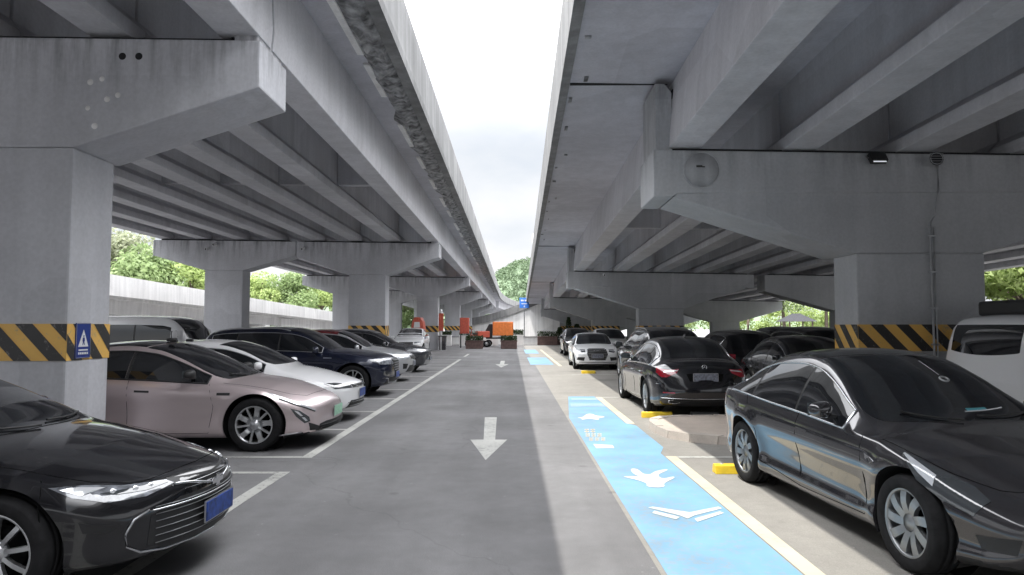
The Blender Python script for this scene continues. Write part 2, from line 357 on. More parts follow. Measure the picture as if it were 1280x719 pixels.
# ---------------------------------------------------------------- cars
SIDE_DEF = [(0, .885), (.07, .945), (.2, .968), (.38, .972), (.55, .985), (.72, 1.0), (.86, .985), (1, .945)]
class Car:
    """lofted car body; s = distance behind the front tip, q = ring parameter (0 floor centre .. 5 roof centre)"""
    def __init__(c, sp):
        c.sp = sp; c.L = sp['L']; c.hw = sp['W'] / 2
        c.top = pchip(sp['top']); c.belt = pchip(sp['belt']); c.bot = pchip(sp['bot'])
        c.plan = pchip(sp['plan']); c.rw = pchip(sp['rw']); c.side = pchip(sp.get('side', SIDE_DEF))
        c.r = sp['r']; c.fo = sp['fo']; c.wb = sp['wb']
        c.kf = sp.get('kf', .30); c.kr = sp.get('kr', .22)
        c.nf = pchip(sp.get('nf', [(0, .08), (.35, .0), (.55, .0), (.8, .1), (1.2, .3)]))
        c.nr = pchip(sp.get('nr', [(0, .10), (.35, .02), (.55, .0), (.8, .05), (1.2, .12)]))
        c.rb = sp.get('rb', .09); c.crown = sp.get('crown', .085)
        c.cache = {}
    def sec(c, s):
        k = round(s, 5)
        if k in c.cache: return c.cache[k]
        L = c.L; d = min(s, L - s); ins = 0
        if d < c.rb: ins = c.rb - math.sqrt(max(0, c.rb ** 2 - (c.rb - d) ** 2))
        w = c.plan(s) * c.hw - ins; zt = c.top(s) - ins * .55; zs = min(c.belt(s) - ins * .6, zt - .012); zb = c.bot(s) + ins * .7
        wr = c.rw(s) - ins
        c.cache[k] = (w, zt, zs, zb, wr); return c.cache[k]
    def yz(c, s, q):
        w, zt, zs, zb, wr = c.sec(s)
        if q <= 1: return (w * .885 * q, zb)
        y0 = w * .945
        if q <= 2:
            t = q - 1
            y = w * c.side(t)
            for cx in (c.fo, c.fo + c.wb):
                z = zb + (zs - zb) * t
                dd = math.hypot(s - cx, (z - c.r) * 1.0) / (c.r + .10)
                y += .018 * math.exp(-((dd - .95) / .22) ** 2) * (1 if z > c.r * .6 else .5)
            return (y, zb + (zs - zb) * t)
        cr = min(c.crown * wr, .7 * (zt - zs)); C = (wr, zt - cr)
        A = (y0 + (C[0] - y0) * .84, zs + (C[1] - zs) * .84)
        if q <= 3:
            t = q - 2; hgt = max(0, zt - zs - .1)
            b = min(.02, hgt * .06) * math.sin(PI * t)
            return (y0 + (A[0] - y0) * t + b, zs + (A[1] - zs) * t)
        B = (wr * .84, zt - cr * .84 ** 2)
        if q <= 4:
            t = q - 3
            return tuple((1 - t) ** 2 * A[i] + 2 * t * (1 - t) * C[i] + t * t * B[i] for i in (0, 1))
        t = q - 4; y = B[0] * (1 - t); return (y, zt - cr * (y / max(wr, 1e-4)) ** 2)
    def deform(c, s, y, z):
        a = min(1, abs(y) / c.hw)
        s2 = s
        if s < 1.2: s2 += c.kf * a ** 2.3 * (1 - s / 1.2)
        if s < .7: s2 += c.nf(z) * (1 - s / .7)
        e = c.L - s
        if e < 1.1: s2 -= c.kr * a ** 2.3 * (1 - e / 1.1)
        if e < .6: s2 -= c.nr(z) * (1 - e / .6)
        return Vector((c.L / 2 - s2, y, z))
    def P(c, s, q, side=1, off=0.0):
        """point on the surface; q may run past 5 to reach the other side"""
        if q > 5: q = 10 - q; side = -side
        y, z = c.yz(s, q); p = c.deform(s, y * side, z)
        if off:
            e = .01
            q2 = q - e if q > .5 else q + e; s2 = s + e if s < c.L / 2 else s - e
            y1, z1 = c.yz(s, q2); a = c.deform(s, y1 * side, z1) - p
            y1, z1 = c.yz(s2, q); b = c.deform(s2, y1 * side, z1) - p
            n = a.cross(b)
            if n.length < 1e-12: return p
            n.normalize()
            ctr = Vector((p.x, 0, .6))
            if n.dot(p - ctr) < 0: n = -n
            p = p + n * off
        return p
    def stations(c, dens):
        L = c.L; st = set()
        for i in range(7): st.add(c.rb * (1 - math.cos(PI / 2 * i / 6))); st.add(L - c.rb * (1 - math.cos(PI / 2 * i / 6)))
        s = c.rb
        while s < L - c.rb:
            near = min(abs(s - c.fo), abs(s - c.fo - c.wb)) < c.r + .12
            s += (.022 if near else .05) * dens
            if s < L - c.rb - .01: st.add(s)
        out = []
        for x in sorted(st):
            if not out or x - out[-1] > 1e-4: out.append(x)
        return out
    def mesh(c, dens=1.0):
        st = c.stations(dens)
        nq = lambda n: max(3, int(n / dens))
        qs = [0, .35, .62, .8] + [1 + i / nq(26) for i in range(nq(26))] + [2 + i / nq(9) for i in range(nq(9))] + [3 + i / nq(6) for i in range(nq(6))] + [4 + i / nq(8) for i in range(nq(8) + 1)]
        n = len(qs); V = []; F = []
        ring = []
        for s in st:
            row = []
            for q in qs: y, z = c.yz(s, q); row.append(len(V)); V.append(c.deform(s, y, z))
            rowr = [row[0]]
            for q in qs[1:-1]: y, z = c.yz(s, q); rowr.append(len(V)); V.append(c.deform(s, -y, z))
            rowr.append(row[-1]); ring.append((row, rowr))
        for i in range(len(st) - 1):
            for k in range(n - 1):
                a, b = ring[i][0], ring[i + 1][0]; F.append((a[k], a[k + 1], b[k + 1], b[k]))
                a, b = ring[i][1], ring[i + 1][1]; F.append((a[k], b[k], b[k + 1], a[k + 1]))
        mcol = 14
        for idx, flip in ((0, False), (len(st) - 1, True)):
            l, r = ring[idx]; s = st[idx]; rows = []
            for k in range(n):
                if k in (0, n - 1): rows.append([l[k]] * (mcol + 1)); continue
                y, z = c.yz(s, qs[k]); row = [l[k]]
                for j in range(1, mcol): yy = y * (1 - 2 * j / mcol); row.append(len(V)); V.append(c.deform(s, yy, z))
                row.append(r[k]); rows.append(row)
            for k in range(n - 1):
                for j in range(mcol):
                    f = []
                    for x in (rows[k][j], rows[k][j + 1], rows[k + 1][j + 1], rows[k + 1][j]):
                        if x not in f: f.append(x)
                    if len(f) >= 3: F.append(tuple(f if not flip else f[::-1]))
        return V, F
    def build_body(c, paint, dens=1.0, parent=None):
        V, F = c.mesh(dens)
        c.bvh = BVHTree.FromPolygons(V, F)
        sp = c.sp; clad = sp.get('clad', 0)
        cx = [c.L / 2 - c.fo, c.L / 2 - c.fo - c.wb]; Ra = c.r + sp.get('archgap', .055); yin = c.hw - .34
        inside = [0] * len(V)
        for i, p in enumerate(V):
            if abs(p.y) > yin and p.z < c.r + Ra:
                for j, x in enumerate(cx):
                    if math.hypot(p.x - x, p.z - c.r) < Ra: inside[i] = j + 1
        F2 = []
        for f in F:
            if all(inside[i] for i in f): continue
            F2.append(f)
        moved = {}
        for f in F2:
            for i in f:
                if inside[i] and i not in moved:
                    x = cx[inside[i] - 1]; p = V[i]; d = Vector((p.x - x, p.z - c.r))
                    if d.length < 1e-4: continue
                    d = d.normalized() * Ra; sg = 1 if p.y > 0 else -1
                    np_ = Vector((x + d.x, p.y, c.r + d.y))
                    h = c.bvh.ray_cast(Vector((np_.x, 3 * sg, np_.z)), Vector((0, -sg, 0)))
                    if h[0] is not None and p.z > c.bot(c.L / 2 - p.x) + .02: np_.y = h[0].y
                    moved[i] = np_
        for i, p in moved.items(): V[i] = p
        used = sorted({i for f in F2 for i in f}); mp = {o: k for k, o in enumerate(used)}
        b = MB()
        vs = [V[i] for i in used]; b.v = [tuple(v) for v in vs]
        for f in F2:
            b.f.append(tuple(mp[i] for i in f))
            zc = sum(V[i].z for i in f) / len(f)
            b.m.append(1 if (clad and zc < clad) else (2 if zc < .24 and max(abs(V[i].y) for i in f) < c.hw * .9 else 0)); b.sm.append(True)
        # wheel wells
        for x in cx:
            for sg in (1, -1):
                ring = []
                for k in range(41):
                    g = -R(25) + R(230) * k / 40
                    px, pz = x + Ra * math.cos(g), c.r + Ra * math.sin(g)
                    h = c.bvh.ray_cast(Vector((px, 3 * sg, max(pz, .22))), Vector((0, -sg, 0)))
                    yy = abs(h[0].y) if h[0] is not None else c.hw * .95
                    ring.append((px, yy, pz))
                vs = []; fs = []
                for (px, yy, pz) in ring: vs += [(px, sg * (yy - .001), pz), (px, sg * (yy - .02), pz), (px, sg * (yin - .02), pz)]
                m = 3
                for k in range(40):
                    for a in range(2): fs.append((k * m + a, (k + 1) * m + a, (k + 1) * m + a + 1, k * m + a + 1))
                b.add(vs, [f for i, f in enumerate(fs) if i % 2 == 0], 0 if not clad else 1, True)
                b.add(vs, [f for i, f in enumerate(fs) if i % 2 == 1], 3, True)
                o = len(b.v); b.v.append((x, sg * (yin - .02), c.r)); base = o - len(vs)
                for k in range(40): b.f.append((o, base + k * m + 2, base + (k + 1) * m + 2)); b.m.append(3); b.sm.append(False)
        # panel gaps
        for path in sp.get('seams', []):
            for sg in (1, -1):
                pts = []
                for i in range(len(path) - 1):
                    (s0, q0), (s1, q1) = path[i], path[i + 1]
                    nn = max(2, int(max(abs(s1 - s0) / .06, abs(q1 - q0) / .12)))
                    for k in range(nn + (i == len(path) - 2)):
                        t = k / nn; pts.append(c.P(s0 + (s1 - s0) * t, q0 + (q1 - q0) * t, sg, -.0005))
                b.tube(pts, .0035, 5, 4, cap=False)
        o = b.build('body', [paint, sp.get('cladmat', 'blackplastic'), 'blackplastic', 'liner', 'seam'], parent)
        c.root = parent
        return o
    def path(c, pts, off=.004, step=.05):
        out = []
        for i in range(len(pts) - 1):
            (s0, q0), (s1, q1) = pts[i], pts[i + 1]
            nn = max(1, int(max(abs(s1 - s0) / step, abs(q1 - q0) / .1)))
            for k in range(nn + (i == len(pts) - 2)):
                t = k / nn; out.append((s0 + (s1 - s0) * t, q0 + (q1 - q0) * t))
        return out
    def patch(c, grid, off, name, mats, sg=1, rim=.006):
        """grid[i][j] = (s,q): a shell laid on the body"""
        n, m = len(grid), len(grid[0]); vs = [c.P(s, q, sg, off) for row in grid for s, q in row]; fs = []
        for i in range(n - 1):
            for j in range(m - 1): fs.append((i * m + j, (i + 1) * m + j, (i + 1) * m + j + 1, i * m + j + 1))
        b = MB(); b.add(vs, fs, 0, True)
        bd = [(0, j) for j in range(m)] + [(i, m - 1) for i in range(1, n)] + [(n - 1, j) for j in range(m - 2, -1, -1)] + [(i, 0) for i in range(n - 2, 0, -1)]
        v2 = [c.P(*grid[i][j], sg, off) for i, j in bd] + [c.P(*grid[i][j], sg, -rim) for i, j in bd]; k = len(bd)
        b.add(v2, [(i, (i + 1) % k, k + (i + 1) % k, k + i) for i in range(k)], 0, True)
        return b.build(name, mats, c.root)
    def side_glass(c, s1, s2, q1=2.05, q2=3.0, trim=None, pillars=(), mat='glass', a=.0, minh=.03, name='side_window', tr=.008, slant=(0, 0)):
        """window band between belt and roof rail following the roof line"""
        for sg in (1, -1):
            cuts = [s1] + list(pillars) + [s2]; rows_all = []
            for w in range(len(cuts) - 1):
                sa, sb = cuts[w] + (.022 if w else 0), cuts[w + 1] - (.022 if w < len(cuts) - 2 else 0)
                n = max(4, int((sb - sa) / .05)); rows = []
                for i in range(n + 1):
                    t0 = i / n; s = sa + (sb - sa) * t0
                    row = []
                    for j in range(7):
                        t = j / 6
                        s_ = s
                        if w == 0: s_ = s + slant[0] * t * (1 - t0)
                        if w == len(cuts) - 2: s_ = s_ + slant[1] * t * t0
                        row.append((s_, q1 + (q2 - q1) * t))
                    rows.append(row)
                c.patch(rows, .003, name, [mat], sg)
                rows_all.append(rows)
            if len(cuts) > 2:   # gloss-black pillars
                for w in range(1, len(cuts) - 1):
                    rows = [[(cuts[w] + d, q1 + (q2 - q1) * j / 6) for j in range(7)] for d in (-.02, 0, .02)]
                    c.patch(rows, .0015, 'door_pillar', ['blackplastic'], sg)
            if trim:
                r0, r1 = rows_all[0], rows_all[-1]
                bot = [row[0] for rs in rows_all for row in rs]; topl = [row[-1] for rs in rows_all for row in rs]
                loop = bot + [p for p in r1[-1][1:-1]] + topl[::-1] + [p for p in r0[0][1:-1]][::-1]
                b = MB(); b.tube([c.P(s, q, sg, .003) for s, q in loop], tr, 6, 0, closed=True)
                b.build('window_trim', [trim], c.root)
    def screen(c, s0, s1, bow0, bow1, qe=3.55, mat='glass', name='windshield', n=14, m=14):
        """windscreen / rear window across the car; bow = extra s at the edges"""
        rows = []
        for i in range(n + 1):
            row = []
            for j in range(2 * m + 1):
                q = qe + (10 - 2 * qe) * j / (2 * m); a = abs(q - 5) / (5 - qe)
                row.append((s0 + (s1 - s0) * i / n + (bow0 * (1 - i / n) + bow1 * i / n) * a * a, q))
            rows.append(row)
        return c.patch(rows, .003, name, [mat])
    def panel(c, pts, d, name, mats, off=.004, mirror=False, fine=None, rim=.01, label=None):
        """closed polygon given as 3-D points, projected along direction d onto the body"""
        if fine is None: fine = .018 if 'light' in name else .035
        d = Vector(d).normalized()
        u = Vector((0, 0, 1)).cross(d)
        if u.length < .1: u = Vector((1, 0, 0))
        u.normalize(); w = d.cross(u)
        P2 = [Vector((Vector(p).dot(u), Vector(p).dot(w))) for p in pts]
        dense = []
        for i in range(len(P2)):
            a, e = P2[i], P2[(i + 1) % len(P2)]; k = max(1, int((e - a).length / fine))
            for t in range(k): dense.append(a + (e - a) * t / k)
        x0, x1 = min(p.x for p in dense), max(p.x for p in dense); y0, y1 = min(p.y for p in dense), max(p.y for p in dense)
        nb = len(dense); inner = []
        def insd(p):
            r = False; j = nb - 1
            for i in range(nb):
                a, e = dense[i], dense[j]
                if (a.y > p.y) != (e.y > p.y) and p.x < (e.x - a.x) * (p.y - a.y) / (e.y - a.y) + a.x: r = not r
                j = i
            return r
        yy = y0 + fine / 2
        while yy < y1:
            xx = x0 + fine / 2
            while xx < x1:
                p = Vector((xx, yy))
                if insd(p) and min((p - e).length for e in dense) > fine * .4: inner.append(p)
                xx += fine
            yy += fine
        vs2, _, fs2, *_ = delaunay_2d_cdt(dense + inner, [(i, (i + 1) % nb) for i in range(nb)], [list(range(nb))], 1, 1e-6)
        objs = []
        for sg in ((1, -1) if mirror else (1,)):
            vs = []; vin = []
            for p in vs2:
                o = u * p.x + w * p.y + d * 6
                h = c.bvh.ray_cast(o, -d)
                if h[0] is None:
                    # slide towards the body centre
                    near = c.bvh.find_nearest(u * p.x + w * p.y + d * c.L * .35); hp, hn = near[0], near[1]
                else: hp, hn = h[0], h[1]
                if hn.dot(d) < 0: hn = -hn
                a = hp + hn * off; e = hp - hn * rim
                vs.append((a.x, a.y * sg, a.z)); vin.append((e.x, e.y * sg, e.z))
            b = MB(); b.add(vs, [tuple(f) if sg > 0 else tuple(f)[::-1] for f in fs2], 0, True)
            # rim
            cnt = {}
            for f in fs2:
                for i in range(len(f)):
                    e = (f[i], f[(i + 1) % len(f)]); k = tuple(sorted(e)); cnt.setdefault(k, []).append(e)
            rv = []; rf = []
            for k, es in cnt.items():
                if len(es) == 1:
                    i, j = es[0]; o = len(rv); rv += [vs[i], vs[j], vin[j], vin[i]]; rf.append((o, o + 1, o + 2, o + 3))
            b.add(rv, rf, 0, False)
            o = b.build(name, mats, c.root)
            if label: o['label'] = label
            objs.append(o)
        return objs
    def hit(c, o, d):
        h = c.bvh.ray_cast(Vector(o), Vector(d)); return h[0]
    def sx(c, s): return c.L / 2 - s
    # -- common details
    def mirrors(c, s, z, paint, dark='blackplastic', w=.2, h=.13, out=.04, base='blackplastic'):
        for sg in (1, -1):
            x = c.sx(s); p = c.hit((x, 3 * sg, z), (0, -sg, 0)); y = abs(p.y) if p else c.hw
            b = MB(); bm_ = bmesh.new(); bmesh.ops.create_uvsphere(bm_, u_segments=18, v_segments=12, radius=1)
            for v in bm_.verts:
                q = v.co; n = (abs(q.x) ** 3.2 + abs(q.y) ** 3 + abs(q.z) ** 3) ** (1 / 3.1) or 1; q = q / n
                fx = .075 if q.x > 0 else .045
                v.co = Vector((q.x * fx, q.y * w / 2 * (1 - .12 * q.x), q.z * h / 2 * (1 + .15 * q.y)))
            b.bm(bm_, 0, True, Matrix.Translation((x, sg * (y + out + w / 2), z + .05)) @ Matrix.Rotation(-sg * R(8), 4, 'Z'))
            b.box((x - .046, sg * (y + out + w / 2 + .008), z + .05), (.006, w * .84, h * .8), 1, .003)
            b.box((x, sg * (y + out * .6), z - .005), (.06, .12 + out, .03), 2, .01)
            b.build('mirror', [paint, 'glass_clear', base], c.root)
    def handles(c, ss, zq, mat, flush=False):
        for s in ss:
            for sg in (1, -1):
                p = c.P(s, zq, sg, .0); b = MB()
                if flush:
                    c_ = c.patch([[(s + dx, zq + dq) for dq in (-.018, .018)] for dx in (-.1, -.05, 0, .05, .1)], .002, 'door_handle', [mat], sg, .003)
                else:
                    pts = [c.P(s + dx, zq, sg, o_) for dx, o_ in ((-.1, .0), (-.085, .026), (0, .034), (.085, .026), (.1, .0))]
                    b.tube(pts, .012, 8, 0); b.build('door_handle', [mat], c.root)
    def wheel(c, style='ten', mat='alloy', spokes=10):
        r = c.r; wd = .225; rr = r * c.sp.get('rimf', .70)
        w = empty('wheel', (0, 0, 0)); w.parent = c.root
        b = MB()
        sh = r - rr
        prof = [(rr, -wd / 2 + .01), (rr + sh * .3, -wd / 2 - .004), (rr + sh * .75, -wd / 2), (r - .012, -wd / 2 + .02), (r, -wd / 2 + .05), (r, -.03), (r - .008, -.028), (r - .008, -.02), (r, -.018), (r, .018), (r - .008, .02), (r - .008, .028), (r, .03), (r, wd / 2 - .05), (r - .012, wd / 2 - .02), (rr + sh * .78, wd / 2 - .001), (rr + sh * .7, wd / 2 + .003), (rr + sh * .3, wd / 2 + .004), (rr + .004, wd / 2 - .004), (rr, wd / 2 - .012)]
        b.lathe(prof, 56, 'y'); b.build('tyre', ['rubber'], w)
        b = MB(); yo = wd / 2 - .014
        b.lathe([(rr + .003, yo), (rr - .006, yo + .006), (rr - .018, yo - .004), (rr - .022, yo - .03), (rr - .03, -wd / 2 + .02), (rr + .002, -wd / 2 + .012)], 56, 'y', 0)
        b.lathe([(0, .0), (rr * .62, .0), (rr * .62, -.02), (0, -.02)], 36, 'y', 2)   # brake disc
        b.lathe([(rr * .6, -.06), (rr - .03, -.06)], 36, 'y', 2)
        b.lathe([(0, yo - .018), (.03, yo - .018), (.034, yo - .024), (.07, yo - .028), (.075, yo - .06)], 28, 'y', 0)
        def spoke(a0, a1, w0, w1, mi=0, dep=.03, r0=.06, y0=yo - .024, y1=yo - .006):
            pts = []; N = 5
            for i in range(N):
                t = i / (N - 1); rad = r0 + (rr - .014 - r0) * t; a = a0 + (a1 - a0) * t; hw_ = (w0 + (w1 - w0) * t) / 2
                yy = y0 + (y1 - y0) * t - .012 * math.sin(PI * t) * -1
                for sgn in (-1, 1):
                    px = rad * math.cos(a) - sgn * hw_ * math.sin(a); pz = rad * math.sin(a) + sgn * hw_ * math.cos(a)
                    pts.append((px, yy, pz)); pts.append((px, yy - dep, pz))
            fs = []
            for i in range(N - 1):
                o = i * 4; fs += [(o, o + 4, o + 6, o + 2), (o + 1, o + 5, o + 4, o), (o + 2, o + 6, o + 7, o + 3)]
            b.add(pts, fs, mi, False)
        if style == 'ten':
            for k in range(spokes): a = 2 * PI * k / spokes; spoke(a, a, .026, .03)
        elif style == 'y5':
            for k in range(5):
                a = 2 * PI * k / 5 + .3
                spoke(a - .16, a - .22, .022, .026); spoke(a + .16, a + .22, .022, .026)
        elif style == 'blade':
            for k in range(5):
                a = 2 * PI * k / 5 + .31
                spoke(a, a, .024, .03, 0)
                spoke(a + .5, a + .68, .02, .085, 0, .02, .11, yo - .03, yo - .014); spoke(a + .76, a + .58, .02, .085, 0, .02, .11, yo - .031, yo - .015)
                spoke(a + .63, a + .63, .1, .05, 1, .01, .06, yo - .05, yo - .04)
        elif style == 'turbine':
            for k in range(9):
                a = 2 * PI * k / 9; spoke(a, a + .16, .056, .066, 0, .035); 
        elif style == 'multi':
            for k in range(12):
                a = 2 * PI * k / 12; spoke(a, a, .018, .026)
        b.build('rim', [mat, 'alloy_dark', 'liner'], w)
        inset = .012 + wd / 2
        first = True
        for s in (c.fo, c.fo + c.wb):
            for sg in (1, -1):
                if first: o = w; first = False
                else: o = copy_tree(w, c.root)
                o.location = (c.sx(s), sg * (c.hw - inset - .012), c.r)
                o.rotation_euler = (0, random.uniform(0, 1.2), 0 if sg > 0 else PI)
    def rail(c, s0, s1, mat, q=3.45, h=.05):
        for sg in (1, -1):
            pts = [c.P(s0 + (s1 - s0) * i / 16, q, sg, -.003 if i in (0, 16) else h * min(1, 2.2 * math.sin(PI * i / 16) + .25)) for i in range(17)]
            b = MB(); b.tube(pts, .016, 8, 0); b.build('roof_rail', [mat], c.root)
    def strip(c, pts, r, name, mat, mirror=True, off=.003, step=.05):
        for sg in ((1, -1) if mirror else (1,)):
            b = MB(); b.tube([c.P(s, q, sg, off) for s, q in c.path(pts, step=step)], r, 6, 0); b.build(name, [mat], c.root)
    def wipers(c, s, bow, qe=3.9):
        for (qa, qb) in ((4.0, 4.85), (5.1, 5.75)):
            b = MB(); pts = [c.P(s + bow * (abs(5 - (qa + (qb - qa) * t)) ** 2) - .01 + .02 * t + .05 * t, qa + (qb - qa) * t, 1, .018) for t in [i / 8 for i in range(9)]]
            b.tube(pts, .008, 6, 0); b.build('wiper', ['blackplastic'], c.root)

def fcar(name, spec, paint, loc, rot, dens=1.0):
    root = empty(name, (loc[0], loc[1], 0), rot)
    c = Car(spec); c.build_body(paint, dens, root)
    return root, c
def F_(y, z): return (0, y, z)           # a point seen from the front or rear
# --- specs
DOORS4 = lambda a, b_, d, e: [[(a, 1.12), (a - .02, 1.6), (a + .03, 2.0)], [(b_, 1.1), (b_, 2.02)], [(d + .12, 1.3), (d + .02, 1.55), (d + .1, 2.02)], [(a, 1.12), (b_, 1.1), (d - .35, 1.1)]]
SEDAN_A = dict(L=4.92, W=1.86, r=.345, fo=.95, wb=2.83, kf=.42, kr=.25, rb=.10,
    top=[(0, .70), (.25, .78), (.7, .875), (1.1, .955), (1.28, .985), (1.6, 1.12), (2.08, 1.33), (2.5, 1.435), (2.95, 1.46), (3.4, 1.43), (3.85, 1.30), (4.2, 1.13), (4.4, 1.085), (4.75, 1.075), (4.92, 1.02)],
    belt=[(0, .60), (.4, .74), (1.2, .86), (2, .90), (3, .94), (4, .98), (4.6, .98), (4.92, .92)],
    bot=[(0, .24), (.5, .20), (2, .19), (4.3, .2), (4.92, .30)],
    plan=[(0, .84), (.3, .93), (.8, .985), (1.6, 1.0), (3.6, 1.0), (4.4, .965), (4.92, .86)],
    rw=[(0, .50), (.5, .70), (1.2, .76), (1.6, .73), (2.1, .64), (2.6, .595), (3.3, .585), (3.9, .60), (4.3, .66), (4.92, .60)],
    nf=[(0, .06), (.3, .0), (.5, .0), (.62, .015), (.8, .14), (1.2, .4)],
    seams=[[(1.42, 1.12), (1.36, 1.6), (1.5, 2.0)], [(2.52, 1.1), (2.52, 2.02)], [(3.5, 1.35), (3.42, 1.6), (3.6, 2.0)], [(1.42, 1.12), (2.5, 1.08), (3.3, 1.1)], [(1.45, 2.55), (.8, 2.7), (.28, 2.85), (.12, 3.3), (.08, 5)], [(.46, 1.1), (.44, 1.6), (.44, 1.9), (.5, 2.2)]])
SEDAN_EV = dict(L=4.80, W=1.95, r=.365, fo=.90, wb=2.89, kf=.28, kr=.28, rb=.11,
    top=[(0, .66), (.15, .735), (.5, .84), (1.0, .94), (1.3, .99), (1.6, 1.12), (2.0, 1.31), (2.4, 1.45), (2.8, 1.49), (3.3, 1.46), (3.8, 1.35), (4.2, 1.20), (4.5, 1.12), (4.7, 1.10), (4.8, 1.02)],
    belt=[(0, .60), (.4, .75), (1.2, .89), (2, .93), (3, .97), (4, 1.02), (4.8, .96)],
    bot=[(0, .23), (.5, .18), (2, .18), (4.2, .2), (4.8, .32)],
    plan=[(0, .84), (.3, .935), (.8, .985), (1.6, 1.0), (3.6, 1.0), (4.3, .97), (4.8, .86)],
    rw=[(0, .50), (.5, .68), (1.2, .77), (1.6, .75), (2.1, .66), (2.6, .61), (3.3, .60), (3.9, .60), (4.4, .64), (4.8, .58)],
    nf=[(0, .05), (.25, .0), (.4, .0), (.55, .02), (.66, .06), (.9, .25)],
    side=[(0, .89), (.07, .945), (.2, .965), (.38, .962), (.55, .975), (.75, 1.0), (.88, .99), (1, .945)],
    seams=[[(1.52, 1.1), (1.45, 1.6), (1.52, 2.02)], [(2.62, 1.1), (2.62, 2.02)], [(3.45, 1.4), (3.4, 1.6), (3.6, 2.02)], [(1.52, 1.1), (2.6, 1.08), (3.3, 1.1)], [(1.36, 2.6), (.7, 2.9), (.35, 3.2), (.2, 4.0), (.16, 5)]])
MODEL_C = dict(L=4.70, W=1.85, r=.335, fo=.86, wb=2.78, kf=.40, kr=.26, rb=.11, archgap=.05,
    top=[(0, .60), (.12, .66), (.5, .78), (1.0, .89), (1.38, .965), (1.75, 1.15), (2.1, 1.335), (2.42, 1.45), (2.75, 1.485), (3.2, 1.455), (3.7, 1.32), (4.1, 1.15), (4.45, 1.06), (4.62, 1.05), (4.70, .99)],
    belt=[(0, .55), (.4, .70), (1.2, .845), (2, .875), (3, .915), (3.9, .97), (4.4, .985), (4.7, .93)],
    bot=[(0, .22), (.5, .17), (2, .165), (4.2, .18), (4.7, .30)],
    plan=[(0, .80), (.3, .92), (.8, .985), (1.6, .995), (2.6, .985), (3.6, 1.0), (4.3, .965), (4.7, .84)],
    rw=[(0, .50), (.5, .69), (1.2, .76), (1.7, .715), (2.15, .625), (2.6, .575), (3.3, .57), (3.9, .585), (4.3, .62), (4.7, .56)],
    nf=[(0, .05), (.25, .0), (.4, .0), (.5, .01), (.62, .06), (.8, .2)],
    side=[(0, .89), (.07, .945), (.16, .955), (.3, .935), (.5, .955), (.72, .995), (.86, .99), (1, .945)],
    seams=[[(1.36, 1.14), (1.34, 1.6), (1.38, 2.02)], [(2.42, 1.1), (2.42, 2.02)], [(3.3, 1.2), (3.28, 1.6), (3.55, 2.02)], [(1.36, 1.14), (2.4, 1.1), (3.3, 1.2)], [(1.2, 2.5), (.8, 2.65), (.42, 2.95), (.22, 3.6), (.14, 5)], [(4.15, 2.0), (4.3, 1.75), (4.55, 1.7)]])
SEDAN_M = dict(L=4.75, W=1.86, r=.34, fo=.80, wb=2.87, kf=.35, kr=.26, rb=.13,
    top=[(0, .70), (.25, .80), (.7, .90), (1.3, .985), (1.5, 1.01), (1.85, 1.20), (2.25, 1.40), (2.6, 1.485), (3.0, 1.50), (3.4, 1.47), (3.75, 1.36), (4.1, 1.17), (4.3, 1.10), (4.6, 1.06), (4.75, .99)],
    belt=[(0, .60), (.4, .74), (1.2, .88), (2, .92), (3, .94), (4, .95), (4.4, .93), (4.75, .86)],
    bot=[(0, .22), (.5, .19), (2, .18), (4.3, .2), (4.75, .28)],
    plan=[(0, .84), (.3, .93), (.8, .985), (1.6, 1.0), (3.6, 1.0), (4.3, .97), (4.75, .87)],
    rw=[(0, .50), (.5, .70), (1.2, .76), (1.6, .74), (2.1, .65), (2.6, .60), (3.3, .59), (3.9, .61), (4.3, .67), (4.75, .62)],
    nr=[(0, .14), (.35, .03), (.5, .0), (.75, .04), (1.0, .14)],
    seams=[[(1.5, 1.12), (1.5, 2.0)], [(2.6, 1.1), (2.6, 2.02)], [(3.3, 1.3), (3.28, 1.6), (3.5, 2.02)], [(1.5, 1.12), (2.5, 1.08), (3.2, 1.1)]])
HATCH = dict(L=4.35, W=1.80, r=.32, fo=.86, wb=2.62, kf=.26, kr=.18, rb=.10,
    top=[(0, .72), (.2, .80), (.7, .90), (1.15, .98), (1.35, 1.01), (1.7, 1.2), (2.05, 1.37), (2.4, 1.43), (2.9, 1.44), (3.5, 1.41), (3.85, 1.34), (4.1, 1.18), (4.25, 1.02), (4.35, .92)],
    belt=[(0, .62), (.4, .76), (1.2, .89), (2, .92), (3, .95), (4, .97), (4.35, .85)],
    bot=[(0, .22), (.5, .19), (2, .18), (4, .2), (4.35, .28)],
    plan=[(0, .86), (.3, .94), (.8, .985), (1.6, 1.0), (3.6, 1.0), (4.0, .97), (4.35, .88)],
    rw=[(0, .56), (.5, .70), (1.1, .76), (1.5, .73), (2.0, .64), (2.5, .60), (3.3, .59), (3.9, .60), (4.35, .62)],
    seams=[[(1.35, 1.12), (1.35, 2.0)], [(2.35, 1.1), (2.35, 2.02)], [(1.3, 2.6), (.7, 2.8), (.25, 3.0), (.1, 3.6), (.06, 5)]])
